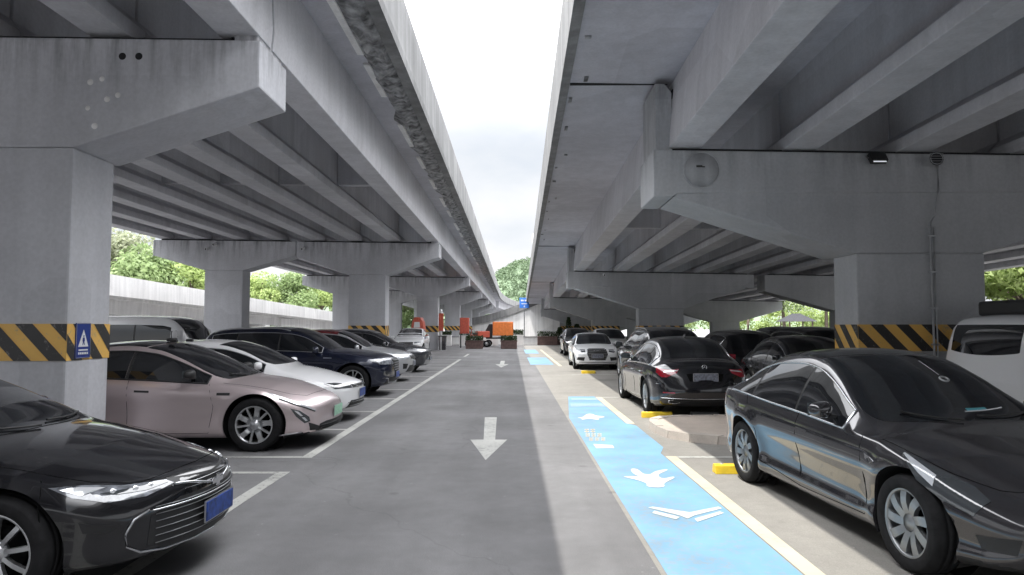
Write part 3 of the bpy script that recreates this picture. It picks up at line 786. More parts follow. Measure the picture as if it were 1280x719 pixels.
SUV = dict(L=5.0, W=1.96, r=.385, fo=.92, wb=2.95, kf=.30, kr=.2, rb=.12, clad=.0, archgap=.06,
    top=[(0, .88), (.2, .99), (.7, 1.08), (1.2, 1.14), (1.45, 1.17), (1.8, 1.38), (2.15, 1.58), (2.5, 1.67), (3.0, 1.70), (3.8, 1.68), (4.4, 1.61), (4.65, 1.50), (4.85, 1.2), (5.0, 1.05)],
    belt=[(0, .76), (.4, .93), (1.2, 1.04), (2, 1.07), (3, 1.10), (4, 1.14), (4.6, 1.15), (5.0, .95)],
    bot=[(0, .26), (.5, .24), (2, .24), (4.5, .26), (5.0, .36)],
    plan=[(0, .88), (.3, .95), (.8, .985), (1.6, 1.0), (3.6, 1.0), (4.5, .97), (5.0, .88)],
    rw=[(0, .66), (.5, .76), (1.2, .82), (1.6, .79), (2.1, .70), (2.6, .665), (3.6, .65), (4.4, .64), (5.0, .66)],
    nf=[(0, .14), (.3, .05), (.5, .0), (.85, .0), (1.0, .06), (1.2, .3)],
    seams=[[(1.5, 1.15), (1.5, 2.0)], [(2.6, 1.1), (2.6, 2.02)], [(3.6, 1.3), (3.5, 1.6), (3.7, 2.02)], [(1.5, 1.15), (2.6, 1.1), (3.4, 1.15)], [(1.4, 2.6), (.7, 2.8), (.25, 3.0), (.12, 3.6), (.08, 5)]])
CROSS = dict(L=4.5, W=1.84, r=.35, fo=.86, wb=2.68, kf=.28, kr=.2, rb=.11, clad=.0,
    top=[(0, .80), (.2, .90), (.7, 1.0), (1.1, 1.06), (1.3, 1.09), (1.65, 1.29), (2.0, 1.48), (2.3, 1.57), (2.8, 1.61), (3.5, 1.58), (3.95, 1.50), (4.2, 1.32), (4.38, 1.1), (4.5, .98)],
    belt=[(0, .70), (.4, .86), (1.2, .97), (2, 1.0), (3, 1.04), (4, 1.10), (4.5, .9)],
    bot=[(0, .25), (.5, .22), (2, .22), (4.1, .25), (4.5, .34)],
    plan=[(0, .86), (.3, .94), (.8, .985), (1.6, 1.0), (3.4, 1.0), (4.1, .97), (4.5, .88)],
    rw=[(0, .60), (.5, .72), (1.1, .78), (1.5, .75), (2.0, .66), (2.4, .62), (3.3, .61), (3.9, .60), (4.5, .62)],
    nf=[(0, .14), (.3, .04), (.5, .0), (.75, .0), (.9, .06), (1.2, .3)],
    seams=[[(1.4, 1.15), (1.4, 2.0)], [(2.4, 1.1), (2.4, 2.02)]])
VAN = dict(L=5.1, W=1.9, r=.34, fo=.95, wb=3.0, kf=.24, kr=.10, rb=.10, crown=.05,
    top=[(0, .86), (.2, .96), (.6, 1.08), (.9, 1.16), (1.15, 1.36), (1.55, 1.72), (1.9, 1.88), (2.4, 1.95), (3.5, 1.96), (4.6, 1.93), (4.85, 1.86), (5.0, 1.5), (5.1, 1.2)],
    belt=[(0, .74), (.4, .92), (1.0, 1.06), (2, 1.10), (3, 1.10), (4.6, 1.10), (5.1, 1.02)],
    bot=[(0, .26), (.5, .22), (2, .22), (4.6, .26), (5.1, .34)],
    plan=[(0, .86), (.3, .94), (.8, .99), (1.6, 1.0), (4.4, 1.0), (5.1, .94)],
    rw=[(0, .62), (.4, .76), (.9, .83), (1.3, .80), (1.8, .74), (2.6, .73), (4.6, .73), (5.1, .76)],
    seams=[[(1.35, 1.15), (1.35, 2.0)], [(2.35, 1.1), (2.35, 2.02)], [(3.45, 1.1), (3.45, 2.02)]])

VAN2 = dict(VAN); VAN2.update(fo=.75, wb=3.0, kf=.16, kr=.06, rb=.08,
    top=[(0, 1.02), (.2, 1.14), (.4, 1.30), (.7, 1.66), (1.0, 1.90), (1.3, 1.97), (2.4, 2.0), (4.6, 1.98), (4.80, 1.93), (4.92, 1.80), (5.04, 1.35), (5.1, 1.1)],
    belt=[(0, .9), (.4, 1.10), (1.0, 1.16), (2, 1.18), (4.6, 1.18), (5.1, 1.02)],
    rw=[(0, .66), (.4, .80), (.9, .82), (1.3, .80), (2.6, .79), (4.8, .79), (5.1, .80)], seams=[[(1.2, 1.15), (1.2, 2.0)], [(2.3, 1.1), (2.3, 2.02)], [(3.45, 1.1), (3.45, 2.02)]])
VAN3 = dict(VAN2); VAN3['top'] = [(s, z * .94) for s, z in VAN2['top']]; VAN3['belt'] = [(s, z * .98) for s, z in VAN2['belt']]

def paint(name, col, metal=.0, rough=.25, coat=1.0, rvar=.06):
    M[name] = simple(name, col, rough, metal, coat, .5, rvar=rvar, nscale=3)
paint('black_paint', (.010, .010, .012), .2, .12, 1.0, .1)
paint('black_paint2', (.014, .014, .017), .3, .14, 1.0, .08)
paint('deepgrey_paint', (.045, .043, .047), .45, .15)
paint('pink_paint', (.64, .545, .55), .65, .34, .8)
paint('white_paint', (.82, .82, .83), .0, .3)
paint('white_paint2', (.85, .86, .87), .0, .3)
paint('navy_paint', (.010, .014, .035), .4, .2)
paint('silver_paint', (.55, .56, .58), .6, .3)
paint('maroon_paint', (.16, .02, .025), .4, .25)
paint('grey_paint', (.06, .062, .07), .5, .25)
paint('van_paint', (.78, .78, .79), .0, .35)
def FP(c, y, z):
    p = c.hit((6, y, z), (-1, 0, 0)); return p if p else Vector((c.L / 2, y, z))
def RP(c, y, z):
    p = c.hit((-6, y, z), (1, 0, 0)); return p if p else Vector((-c.L / 2, y, z))
def SP(c, s, z):
    p = c.hit((c.sx(s), 4, z), (0, -1, 0)); return p if p else Vector((c.sx(s), c.hw, z))
def ring_badge(c, p, d, r, mat='chrome', name='badge', thick=.005):
    b = MB(); d = Vector(d).normalized(); a = Vector((0, 0, 1)); u = a.cross(d).normalized(); w = d.cross(u)
    pts = [p + d * .008 + (u * math.cos(2 * PI * k / 24) + w * math.sin(2 * PI * k / 24)) * r for k in range(24)]
    b.tube(pts, thick, 6, 0, closed=True)
    for k in range(3):
        g = PI / 2 + 2 * PI * k / 3
        b.tube([p + d * .008, p + d * .008 + (u * math.cos(g) + w * math.sin(g)) * r], thick * .7, 5, 0)
    b.build(name, [mat], c.root)
def slats(c, y0, y1, z0, z1, n, mat, name='grille_bar', r=.005, fn=FP, off=.01):
    b = MB()
    for k in range(n):
        z = z0 + (z1 - z0) * (k + .5) / n
        b.tube([fn(c, y0 + (y1 - y0) * t / 10, z) + Vector((off if fn is FP else -off, 0, 0)) for t in range(11)], r, 5, 0)
    b.build(name, [mat], c.root)
def plate(c, z, mat, fn=FP, w=.44, h=.14, x_off=.012, side=1):
    p = fn(c, 0, z); b = MB(); sg = 1 if fn is FP else -1
    b.box((p.x + sg * x_off, 0, z), (.012, w, h), 0, .003)
    b.box((p.x + sg * (x_off - .006), 0, z), (.012, w + .02, h + .02), 1, .003)
    b.build('license_plate', [mat, 'satin'], c.root)

# ---- black sedan, nose in the near left corner
def car_black_sedan(loc, rot):
    root, c = fcar('parked_car', SEDAN_A, 'black_paint', loc, rot)
    c.side_glass(1.56, 4.12, trim='chrome', pillars=(2.62, 3.55), q2=2.96)
    c.screen(1.25, 2.42, .24, .12, 3.45); c.screen(4.28, 3.62, -.1, -.05, 3.55, name='rear_window')
    c.wheel('ten'); c.mirrors(2.0, .98, 'black_paint'); c.handles((2.35, 3.35), 1.82, 'chrome')
    c.wipers(1.25, .18)
    # headlamps: long and narrow, wrapped round the corner
    hl = [FP(c, .40, .660), FP(c, .60, .618), SP(c, .34, .618), SP(c, .52, .660), SP(c, .66, .725), SP(c, .50, .715), FP(c, .62, .690), FP(c, .42, .682)]
    d = (1, .75, .12)
    c.panel(hl, d, 'headlight', ['lamp'], .005, True)
    c.panel([FP(c, .43, .667), FP(c, .58, .648), FP(c, .70, .650), SP(c, .40, .665), FP(c, .60, .672)], d, 'headlight_reflector', ['lampdark'], .008, True)
    for (y, z, rr) in ((.52, .667, .024), (.60, .662, .028), (.69, .665, .026)):
        for sg in (1, -1):
            b = MB(); p = FP(c, y, z); b.lathe([(0, .022), (rr * .7, .018), (rr, 0)], 16, 'x', 0, (p.x - .014, sg * y, z)); b.build('headlight_lens', ['lampwhite'], root)
    c.panel([SP(c, .48, .668), SP(c, .60, .708), SP(c, .52, .708), SP(c, .40, .690)], d, 'headlight_reflector', ['lampwhite'], .010, True)
    # chrome line from lamp to lamp through the badge
    b = MB(); b.tube([FP(c, y / 20 * .42, .655 - .06 * math.cos(y / 20 * PI / 2) ** 2) + Vector((.012, 0, 0)) for y in range(-20, 21)], .010, 6); b.build('grille_trim', ['chrome'], root)
    b = MB(); b.tube([FP(c, y / 20 * .62, .53 - .0 * abs(y)) + Vector((.012, 0, 0)) for y in range(-20, 21)], .006, 6); b.build('grille_trim', ['chrome'], root)
    c.panel([F_(-.42, .655), F_(-.2, .60), F_(0, .585), F_(.2, .60), F_(.42, .655), F_(.40, .69), F_(0, .665), F_(-.40, .69)], (1, 0, 0), 'grille', ['blackplastic'], .003)
    c.panel([F_(-.40, .57), F_(.40, .57), F_(.60, .50), F_(.62, .32), F_(.5, .27), F_(-.5, .27), F_(-.62, .32), F_(-.60, .50)], (1, 0, 0), 'lower_grille', ['blackplastic'], .003)
    slats(c, -.58, .58, .30, .57, 6, 'steel', r=.003)
    slats(c, -.36, .36, .60, .66, 2, 'chrome', r=.004)
    for sg in (1, -1):
        b = MB(); b.tube([FP(c, sg * y, z) + Vector((.012, 0, 0)) for y, z in ((.62, .54), (.70, .50), (.73, .42), (.72, .34), (.66, .29), (.5, .265), (.25, .26), (0, .26))], .009, 6); b.build('bumper_trim', ['chrome'], root)
    b = MB(); p = FP(c, 0, .60); b.box((p.x + .02, 0, .60), (.014, .16, .045), 0, .006); b.box((p.x + .022, 0, .60), (.014, .05, .085), 0, .006); b.build('badge', ['chrome'], root)
    plate(c, .42, 'plate_blue', x_off=.03, h=.13)
    c.panel([SP(c, .40, .50), SP(c, .47, .52), SP(c, .45, .45), FP(c, .78, .44), FP(c, .74, .48)], (1, .8, 0), 'fog_lamp_pocket', ['blackplastic'], .004, True)
    return root

def car_pink(loc, rot):
    root, c = fcar('parked_car', SEDAN_EV, 'pink_paint', loc, rot)
    c.side_glass(1.55, 4.15, trim='blackplastic', pillars=(2.66, 3.6), q2=2.97, tr=.012)
    c.screen(1.26, 2.4, .26, .14, 3.40); c.screen(4.45, 3.4, -.1, -.05, 3.55, name='rear_window')
    c.screen(2.44, 3.36, .12, -.03, 3.5, name='glass_roof', n=8)
    c.wheel('blade'); c.mirrors(1.76, 1.0, 'blackplastic', w=.22, h=.12); c.handles((2.42, 3.42), 1.83, 'blackplastic', flush=True)
    # slim day lights high on the nose, slanted lamp pods below
    P = c.P
    c.panel([P(.0, 1.95), P(.16, 1.94), P(.40, 1.96), P(.60, 2.02), P(.58, 2.05), P(.38, 2.005), P(.16, 1.99), P(.0, 1.995)], (.9, .9, .25), 'daytime_light', ['lampwhite'], .006, True)
    c.panel([P(.0, 1.91), P(.16, 1.90), P(.38, 1.925), P(.38, 1.955), P(.16, 1.935), P(.0, 1.945)], (.9, .9, .1), 'light_brow', ['blackplastic'], .005, True)
    c.panel([P(.22, 1.78), P(.10, 1.78), P(.03, 1.60), P(.03, 1.42), P(.08, 1.36), P(.17, 1.56)], (.8, 1, 0), 'headlight', ['lampdark'], .005, True)
    c.panel([P(.17, 1.74), P(.12, 1.74), P(.08, 1.62), P(.11, 1.60)], (.8, 1, 0), 'headlight_lens', ['lampwhite'], .008, True)
    c.panel([P(.10, 1.56), P(.07, 1.57), P(.05, 1.46), P(.07, 1.44)], (.8, 1, 0), 'headlight_lens', ['lamp2'], .008, True)
    c.panel([F_(-.60, .34), F_(-.45, .36), F_(.45, .36), F_(.60, .34), F_(.66, .25), F_(.5, .235), F_(-.5, .235), F_(-.66, .25)], (1, 0, 0), 'lower_grille', ['blackplastic'], .004)
    slats(c, -.6, .6, .25, .33, 3, 'blackplastic', r=.007)
    c.panel([FP(c, .78, .38), FP(c, .62, .31), FP(c, .60, .26), FP(c, .76, .27)], (1, .5, 0), 'air_intake', ['blackplastic'], .004, True)
    c.strip([(.12, 1.08), (.45, 1.06), (.55, 1.02)], .012, 'bumper_lip', 'satin')
    plate(c, .47, 'plate_green', x_off=.015)
    # fender badge and door crease
    c.panel([Vector((c.sx(1.22), 0, .80)), Vector((c.sx(1.40), 0, .80)), Vector((c.sx(1.40), 0, .765)), Vector((c.sx(1.22), 0, .765))], (0, 1, 0), 'fender_vent', ['blackplastic'], .004, True)
    b = MB(); b.box((c.sx(2.5), 0, 1.50), (.10, .16, .05), 0, .02); b.box((c.sx(2.35), .25, 1.485), (.10, .06, .04), 0, .012); b.box((c.sx(2.35), -.25, 1.485), (.10, .06, .04), 0, .012)
    b.build('roof_sensor', ['blackplastic'], root)
    c.wipers(1.27, .18)
    return root

def car_white_sedan(loc, rot):
    sp = dict(SEDAN_A); sp.update(L=4.65, kf=.34); sp['top'] = [(s * 4.65 / 4.92, z) for s, z in SEDAN_A['top']]; sp['plan'] = [(s * 4.65 / 4.92, z) for s, z in SEDAN_A['plan']]
    sp['belt'] = [(s * 4.65 / 4.92, z) for s, z in SEDAN_A['belt']]; sp['bot'] = [(s * 4.65 / 4.92, z) for s, z in SEDAN_A['bot']]; sp['rw'] = [(s * 4.65 / 4.92, z) for s, z in SEDAN_A['rw']]
    sp.update(r=.32, fo=.90, wb=2.66, seams=[])
    root, c = fcar('parked_car', sp, 'white_paint', loc, rot, 1.3)
    c.side_glass(1.52, 3.9, trim='satin', pillars=(2.5, 3.35), q2=2.96); c.screen(1.32, 2.30, .22, .12, 3.42); c.screen(4.05, 3.45, -.1, -.05, 3.55, name='rear_window')
    c.wheel('ten'); c.mirrors(1.60, .97, 'white_paint'); c.handles((2.25, 3.15), 1.82, 'chrome')
    c.panel([FP(c, .44, .66), FP(c, .46, .60), SP(c, .30, .60), SP(c, .50, .70), FP(c, .66, .70)], (1, .7, .1), 'headlight', ['lampdark'], .005, True)
    c.panel([F_(-.44, .66), F_(-.44, .60), F_(.44, .60), F_(.44, .66)], (1, 0, 0), 'grille', ['blackplastic'], .004); slats(c, -.44, .44, .60, .66, 2, 'chrome')
    c.panel([F_(-.5, .38), F_(.5, .38), F_(.62, .26), F_(-.62, .26)], (1, 0, 0), 'lower_grille', ['blackplastic'], .004); slats(c, -.6, .6, .26, .38, 2, 'chrome')
    plate(c, .49, 'plate_blue')
    return root

def suv_details(c, root, pnt, front='navy', roofglass=False, trim='satin'):
    k = c.sp['H0'] if 'H0' in c.sp else c.top(c.L * .6)
    big = c.L > 4.8
    s0 = 1.66 if big else 1.48; e = c.L - (.42 if big else .36)
    c.side_glass(s0, e - .15, trim=trim, pillars=((2.72, 3.75) if big else (2.45, 3.35)), q2=2.97)
    c.screen(1.43 if big else 1.28, 2.45 if big else 2.2, .2, .1, 3.42)
    c.screen(c.L - .12, c.L - .52, -.06, -.05, 3.5, name='rear_window')
    c.mirrors(s0 + .12, c.belt(s0) + .02, pnt, w=.22, h=.17)
    c.handles((2.5, 3.5) if big else (2.3, 3.2), 1.80, 'chrome' if front == 'navy' else pnt)

def car_navy_suv(loc, rot):
    root, c = fcar('parked_car', SUV, 'navy_paint', loc, rot, 1.15)
    suv_details(c, root, 'navy_paint'); c.wheel('y5')
    c.panel([FP(c, .40, .86), FP(c, .40, .77), SP(c, .26, .77), SP(c, .50, .86), SP(c, .52, .90), FP(c, .66, .90)], (1, .7, .1), 'headlight', ['lamp'], .006, True)
    c.panel([F_(-.36, .90), F_(-.36, .62), F_(-.28, .58), F_(.28, .58), F_(.36, .62), F_(.36, .90)], (1, 0, 0), 'grille', ['blackplastic'], .006); slats(c, -.35, .35, .60, .89, 5, 'chrome', r=.009)
    c.panel([F_(-.6, .46), F_(.6, .46), F_(.72, .30), F_(-.72, .30)], (1, 0, 0), 'lower_grille', ['blackplastic'], .005)
    c.panel([FP(c, .58, .60), FP(c, .80, .62), FP(c, .80, .52), FP(c, .60, .48)], (1, .6, 0), 'fog_lamp', ['lampdark'], .005, True)
    for sg in (1, -1):
        b = MB(); b.tube([FP(c, sg * y, z) + Vector((.01, 0, 0)) for y, z in ((.80, .46), (.66, .44), (.6, .34), (.3, .32), (0, .32))], .014, 6); b.build('bumper_trim', ['chrome'], root)
    plate(c, .50, 'plate_blue'); c.rail(2.5, 4.4, 'satin', h=.04)
    c.panel([Vector((c.sx(1.42), 0, .95)), Vector((c.sx(1.62), 0, .96)), Vector((c.sx(1.62), 0, .93)), Vector((c.sx(1.42), 0, .93))], (0, 1, 0), 'fender_vent', ['chrome'], .004, True)
    return root

def car_silver_cross(loc, rot):
    root, c = fcar('parked_car', CROSS, 'silver_paint', loc, rot, 1.4)
    suv_details(c, root, 'silver_paint'); c.wheel('ten')
    c.screen(2.25, 4.05, .02, -.04, 3.1, mat='maroon_paint', name='roof_panel', n=12)
    c.panel([FP(c, .46, .80), FP(c, .50, .72), SP(c, .26, .70), SP(c, .52, .82), FP(c, .70, .83)], (1, .7, .1), 'headlight', ['lampwhite'], .005, True)
    c.panel([F_(-.42, .80), F_(-.42, .70), F_(0, .66), F_(.42, .70), F_(.42, .80)], (1, 0, 0), 'grille', ['blackplastic'], .004); slats(c, -.42, .42, .70, .80, 3, 'chrome')
    c.panel([F_(-.5, .50), F_(.5, .50), F_(.66, .30), F_(-.66, .30)], (1, 0, 0), 'lower_grille', ['blackplastic'], .004)
    c.panel([FP(c, .60, .55), FP(c, .78, .56), FP(c, .76, .40), FP(c, .66, .40)], (1, .6, 0), 'fog_lamp_pocket', ['blackplastic'], .005, True)
    plate(c, .55, 'plate_grey')
    return root

def car_grey_cross(loc, rot, pnt='grey_paint', simple_=False):
    root, c = fcar('parked_car', CROSS, pnt, loc, rot, 1.5)
    suv_details(c, root, pnt); c.wheel('ten', 'alloy_dark')
    c.panel([FP(c, .44, .84), FP(c, .50, .78), SP(c, .26, .78), SP(c, .60, .88), FP(c, .70, .88)], (1, .7, .1), 'headlight', ['lampwhite'], .005, True)
    c.panel([F_(-.42, .82), F_(-.42, .62), F_(0, .58), F_(.42, .62), F_(.42, .82)], (1, 0, 0), 'grille', ['blackplastic'], .004); slats(c, -.42, .42, .62, .82, 4, 'satin')
    c.panel([F_(-.6, .46), F_(.6, .46), F_(.66, .30), F_(-.66, .30)], (1, 0, 0), 'lower_grille', ['satin'], .004)
    plate(c, .50, 'plate_grey')
    c.panel([RP(c, .50, .98), RP(c, .80, 1.0), RP(c, .84, .86), RP(c, .5, .88)], (-1, .3, 0), 'taillight', ['red_lamp'], .005, True)
    return root

def car_model_c(loc, rot):
    root, c = fcar('parked_car', MODEL_C, 'deepgrey_paint', loc, rot, .9)
    c.side_glass(1.66, 4.12, trim='chrome', pillars=(2.50, 3.44), q2=2.97, q1=2.04, tr=.011)
    c.screen(1.36, 2.34, .26, .14, 3.38); c.screen(4.28, 3.05, -.14, -.05, 3.5, name='rear_window')
    c.screen(2.38, 3.0, .14, -.05, 3.45, name='glass_roof', n=8)
    c.wheel('turbine', 'alloy_dark'); c.mirrors(1.84, .95, 'deepgrey_paint', w=.19, h=.13); c.handles((2.30, 3.22), 1.83, 'deepgrey_paint', flush=True)
    dd = (.75, .75, .55)
    P = c.P
    c.panel([P(.10, 1.80), P(.28, 1.80), P(.50, 1.88), P(.84, 2.10), P(.86, 2.32), P(.66, 2.55), P(.44, 2.75), P(.26, 2.80), P(.12, 2.45)], dd, 'headlight', ['lampdark'], .005, True)
    c.panel([P(.36, 1.90), P(.52, 1.95), P(.82, 2.14), P(.83, 2.28), P(.60, 2.22), P(.40, 2.12)], dd, 'headlight_reflector', ['lamp2'], .008, True)
    c.panel([F_(-.55, .30), F_(.55, .30), F_(.50, .22), F_(-.50, .22)], (1, 0, 0), 'lower_grille', ['blackplastic'], .004)
    c.panel([FP(c, .62, .42), FP(c, .76, .40), FP(c, .74, .32), FP(c, .64, .32)], (1, .5, 0), 'fog_lamp_pocket', ['blackplastic'], .004, True)
    plate(c, .42, 'plate_green')
    # fender side camera
    c.panel([Vector((c.sx(1.16), 0, .70)), Vector((c.sx(1.30), 0, .74)), Vector((c.sx(1.28), 0, .70)), Vector((c.sx(1.22), 0, .67))], (0, 1, 0), 'side_repeater', ['chrome'], .003, True)
    # dashboard edge, paper and hanging ornament seen through the windscreen
    b = MB(); pts = [c.P(1.50 + .16 * abs(q - 5) ** 2, q, 1, .006) for q in [4.3 + .06 * k for k in range(11)]]
    b.tube(pts, .006, 6); b.build('dashboard_card', ['lampwhite'], root)
    row = lambda s_, a, e: [(s_ + .13 * abs(a + (e - a) * k / 6 - 5) ** 2, a + (e - a) * k / 6) for k in range(7)]
    M['teal'] = simple('teal_card', (.05, .22, .26), .4)
    c.patch([row(1.54, 4.55, 4.85), row(1.51, 4.55, 4.85)], .005, 'phone_number_card', ['teal'])
    b = MB(); cp = c.P(1.92, 4.65, 1, .006); n = (c.P(1.92, 4.65, 1, .1) - cp).normalized(); u = Vector((0, 1, 0)); w = n.cross(u)
    b.tube([cp + (u * math.cos(2 * PI * k / 18) + w * math.sin(2 * PI * k / 18)) * .035 for k in range(18)], .009, 6, closed=True)
    b.tube([c.P(2.22, 4.65, 1, .005), c.P(1.98, 4.65, 1, .005)], .004, 5); b.build('hanging_charm', ['steel'], root)
    c.wipers(1.36, .2)
    c.panel([RP(c, .45, .93), SP(c, 4.45, .97), SP(c, 4.42, .90), RP(c, .62, .83), RP(c, .42, .85)], (-1, .8, .1), 'taillight', ['red_lamp'], .004, True)
    return root

def car_black_limo(loc, rot):
    root, c = fcar('parked_car', SEDAN_M, 'black_paint2', loc, rot, .95)
    c.side_glass(1.68, 4.0, trim='chrome', pillars=(2.68, 3.58), q2=2.96, tr=.014)
    c.screen(1.45, 2.5, .2, .1, 3.45); c.screen(4.26, 3.42, -.14, -.06, 3.50, name='rear_window')
    c.wheel('multi'); c.mirrors(1.78, 1.0, 'black_paint2'); c.handles((2.45, 3.35), 1.82, 'chrome')
    c.panel([RP(c, .46, .915), RP(c, .60, .90), SP(c, 4.50, .90), SP(c, 4.28, .93), SP(c, 4.36, .84), SP(c, 4.52, .76), RP(c, .68, .765), RP(c, .50, .84)], (-1, .75, .05), 'taillight', ['red_lamp'], .005, True)
    c.panel([RP(c, .47, .90), RP(c, .62, .885), SP(c, 4.50, .875), SP(c, 4.50, .85), RP(c, .64, .86), RP(c, .49, .88)], (-1, .75, .05), 'taillight_strip', ['lampwhite'], .0075, True)
    # licence plate recess, shut line, lower trim, exhausts, reflectors
    c.panel([(0, -.34, .83), (0, .34, .83), (0, .29, .70), (0, -.29, .70)], (-1, 0, 0), 'plate_recess', ['seam'], .003)
    plate(c, .765, 'plate_grey', RP, x_off=.006)
    ring_badge(c, RP(c, 0, .95), (-1, 0, .3), .042)
    b = MB(); b.tube([RP(c, y / 20 * .80, .975 - .02 * (y / 20) ** 2) for y in range(-20, 21)], .004, 5); b.build('boot_gap', ['seam'], root)
    b = MB(); b.tube([RP(c, y / 20 * .78, .38 + .01 * (y / 20) ** 2) + Vector((-.008, 0, 0)) for y in range(-20, 21)], .008, 6); b.build('bumper_trim', ['chrome'], root)
    c.panel([(0, -.62, .36), (0, .62, .36), (0, .56, .24), (0, -.56, .24)], (-1, 0, 0), 'diffuser', ['blackplastic'], .004)
    for sg in (1, -1):
        b = MB(); p = RP(c, .56, .32)
        b.tube([(p.x - .014, sg * .56 + .11 * math.cos(2 * PI * k / 20) * (1 if 1 else 0), .325 + .033 * math.sin(2 * PI * k / 20)) for k in range(20)], .009, 6, closed=True)
        b.build('exhaust_trim', ['chrome'], root)
    c.panel([RP(c, .55, .50), SP(c, 4.56, .50), SP(c, 4.56, .478), RP(c, .55, .478)], (-1, .5, 0), 'reflector', ['red_lamp'], .004, True)
    b = MB()
    for y0 in (-.62,):
        for k in range(3):
            p = RP(c, y0 + k * .045, .655); b.box((p.x - .004, y0 + k * .045, .655), (.004, .028, .018), 0, .002)
    b.build('badge', ['chrome'], root)
    for sg in (1, -1):
        c.strip([(4.70, 1.62), (4.60, 1.60)], .004, 'bumper_crease', 'chrome', off=.002)
    # mudguard-side antenna fin
    b = MB(); b.prism([(-.09, 0), (.07, 0), (-.07, .065), (-.09, .055)], -.012, .012, 'y', 0, .004)
    for i, v in enumerate(b.v): b.v[i] = (v[0] + c.sx(3.2), v[1], v[2] + c.top(3.2) - .004)
    b.build('antenna_fin', ['black_paint2'], root)
    return root

def car_white_hatch(loc, rot):
    root, c = fcar('parked_car', HATCH, 'white_paint2', loc, rot, 1.2)
    c.side_glass(1.50, 3.85, trim='satin', pillars=(2.4, 3.3), q2=2.96); c.screen(1.30, 2.2, .18, .1, 3.42); c.screen(4.28, 3.95, -.05, -.04, 3.5, name='rear_window')
    c.wheel('ten'); c.mirrors(1.60, .98, 'white_paint2', w=.2, h=.14); c.handles((2.2, 3.1), 1.82, 'white_paint2')
    c.panel([F_(-.36, .80), F_(-.30, .83), F_(.30, .83), F_(.36, .80), F_(.40, .62), F_(.30, .40), F_(-.30, .40), F_(-.40, .62)], (1, 0, 0), 'grille', ['blackplastic'], .006)
    slats(c, -.36, .36, .44, .80, 6, 'satin', r=.004)
    b = MB(); b.tube([FP(c, y, z) + Vector((.012, 0, 0)) for y, z in ((-.37, .80), (0, .83), (.37, .80), (.41, .62), (.31, .39), (0, .385), (-.31, .39), (-.41, .62))], .010, 6, closed=True); b.build('grille_frame', ['chrome'], root)
    for k in range(4):
        p = FP(c, 0, .75); b = MB(); b.tube([(p.x + .02, -.075 + .05 * k + .034 * math.cos(2 * PI * i / 18), .75 + .034 * math.sin(2 * PI * i / 18)) for i in range(18)], .005, 5, closed=True); b.build('badge_ring', ['chrome'], root)
    c.panel([FP(c, .46, .79), FP(c, .46, .70), FP(c, .66, .67), SP(c, .34, .70), SP(c, .52, .80), FP(c, .70, .80)], (1, .6, .1), 'headlight', ['lampdark'], .005, True)
    c.panel([FP(c, .48, .77), FP(c, .50, .735), FP(c, .68, .72), SP(c, .40, .75), SP(c, .46, .785), FP(c, .70, .785)], (1, .6, .1), 'headlight_reflector', ['lampwhite'], .009, True)
    c.panel([FP(c, .48, .50), FP(c, .74, .50), FP(c, .78, .40), FP(c, .52, .36)], (1, .4, 0), 'fog_lamp_pocket', ['blackplastic'], .005, True)
    b = MB(); b.tube([FP(c, y / 10 * .7, .31) for y in range(-10, 11)], .012, 6); b.build('lower_grille', ['blackplastic'], root)
    plate(c, .545, 'plate_grey'); c.wipers(1.31, .13)
    return root

def car_generic(loc, rot, pnt, spec, glass_rear=True, chrome='chrome', rails=False, lamps=True, rear=True):
    root, c = fcar('parked_car', spec, pnt, loc, rot, 1.5)
    if spec is VAN:
        c.side_glass(1.45, 4.80, trim=None, pillars=(2.40, 3.50), q2=2.90, q1=2.06); c.screen(.95, 1.72, .16, .1, 3.35); c.screen(5.04, 4.82, -.03, -.03, 3.4, name='rear_window', n=8)
        c.mirrors(1.25, 1.12, pnt, w=.22, h=.22)
    elif spec in (VAN2, VAN3):
        c.side_glass(1.0, 4.78, trim=None, pillars=(2.0, 3.4), q2=2.86, q1=2.08); c.screen(.42, .98, .12, .1, 3.75); c.screen(5.03, 4.90, -.02, -.02, 3.95, name='rear_window', n=8)
        c.mirrors(.85, 1.42, pnt, w=.2, h=.26)
    elif spec in (SUV, CROSS): suv_details(c, root, pnt, trim=chrome)
    else:
        c.side_glass(1.65, 4.0, trim=chrome, pillars=(2.6, 3.5), q2=2.96); c.screen(1.43, 2.42, .2, .1, 3.45); c.screen(4.26, 3.6, -.1, -.05, 3.5, name='rear_window'); c.mirrors(1.75, 1.0, pnt)
    c.wheel('ten')
    zf = c.belt(.3)
    c.panel([FP(c, .44, zf - .02), FP(c, .46, zf - .10), SP(c, .30, zf - .10), SP(c, .50, zf), FP(c, .66, zf)], (1, .7, .1), 'headlight', ['lamp'], .005, True)
    c.panel([F_(-.4, zf - .02), F_(-.4, zf - .2), F_(.4, zf - .2), F_(.4, zf - .02)], (1, 0, 0), 'grille', ['blackplastic'], .004); slats(c, -.4, .4, zf - .2, zf - .02, 3, 'satin')
    plate(c, .48, 'plate_grey')
    zr = c.belt(c.L - .15)
    if spec is not VAN3: c.panel([RP(c, .52, zr - .02), SP(c, c.L - .3, zr - .0), SP(c, c.L - .26, zr - .14), RP(c, .54, zr - .14)], (-1, .6, .0), 'taillight', ['red_lamp'], .005, True)
    plate(c, zr - .18, 'plate_grey', RP)
    if rails: c.rail(2.4, 4.2, 'satin')
    return root, c
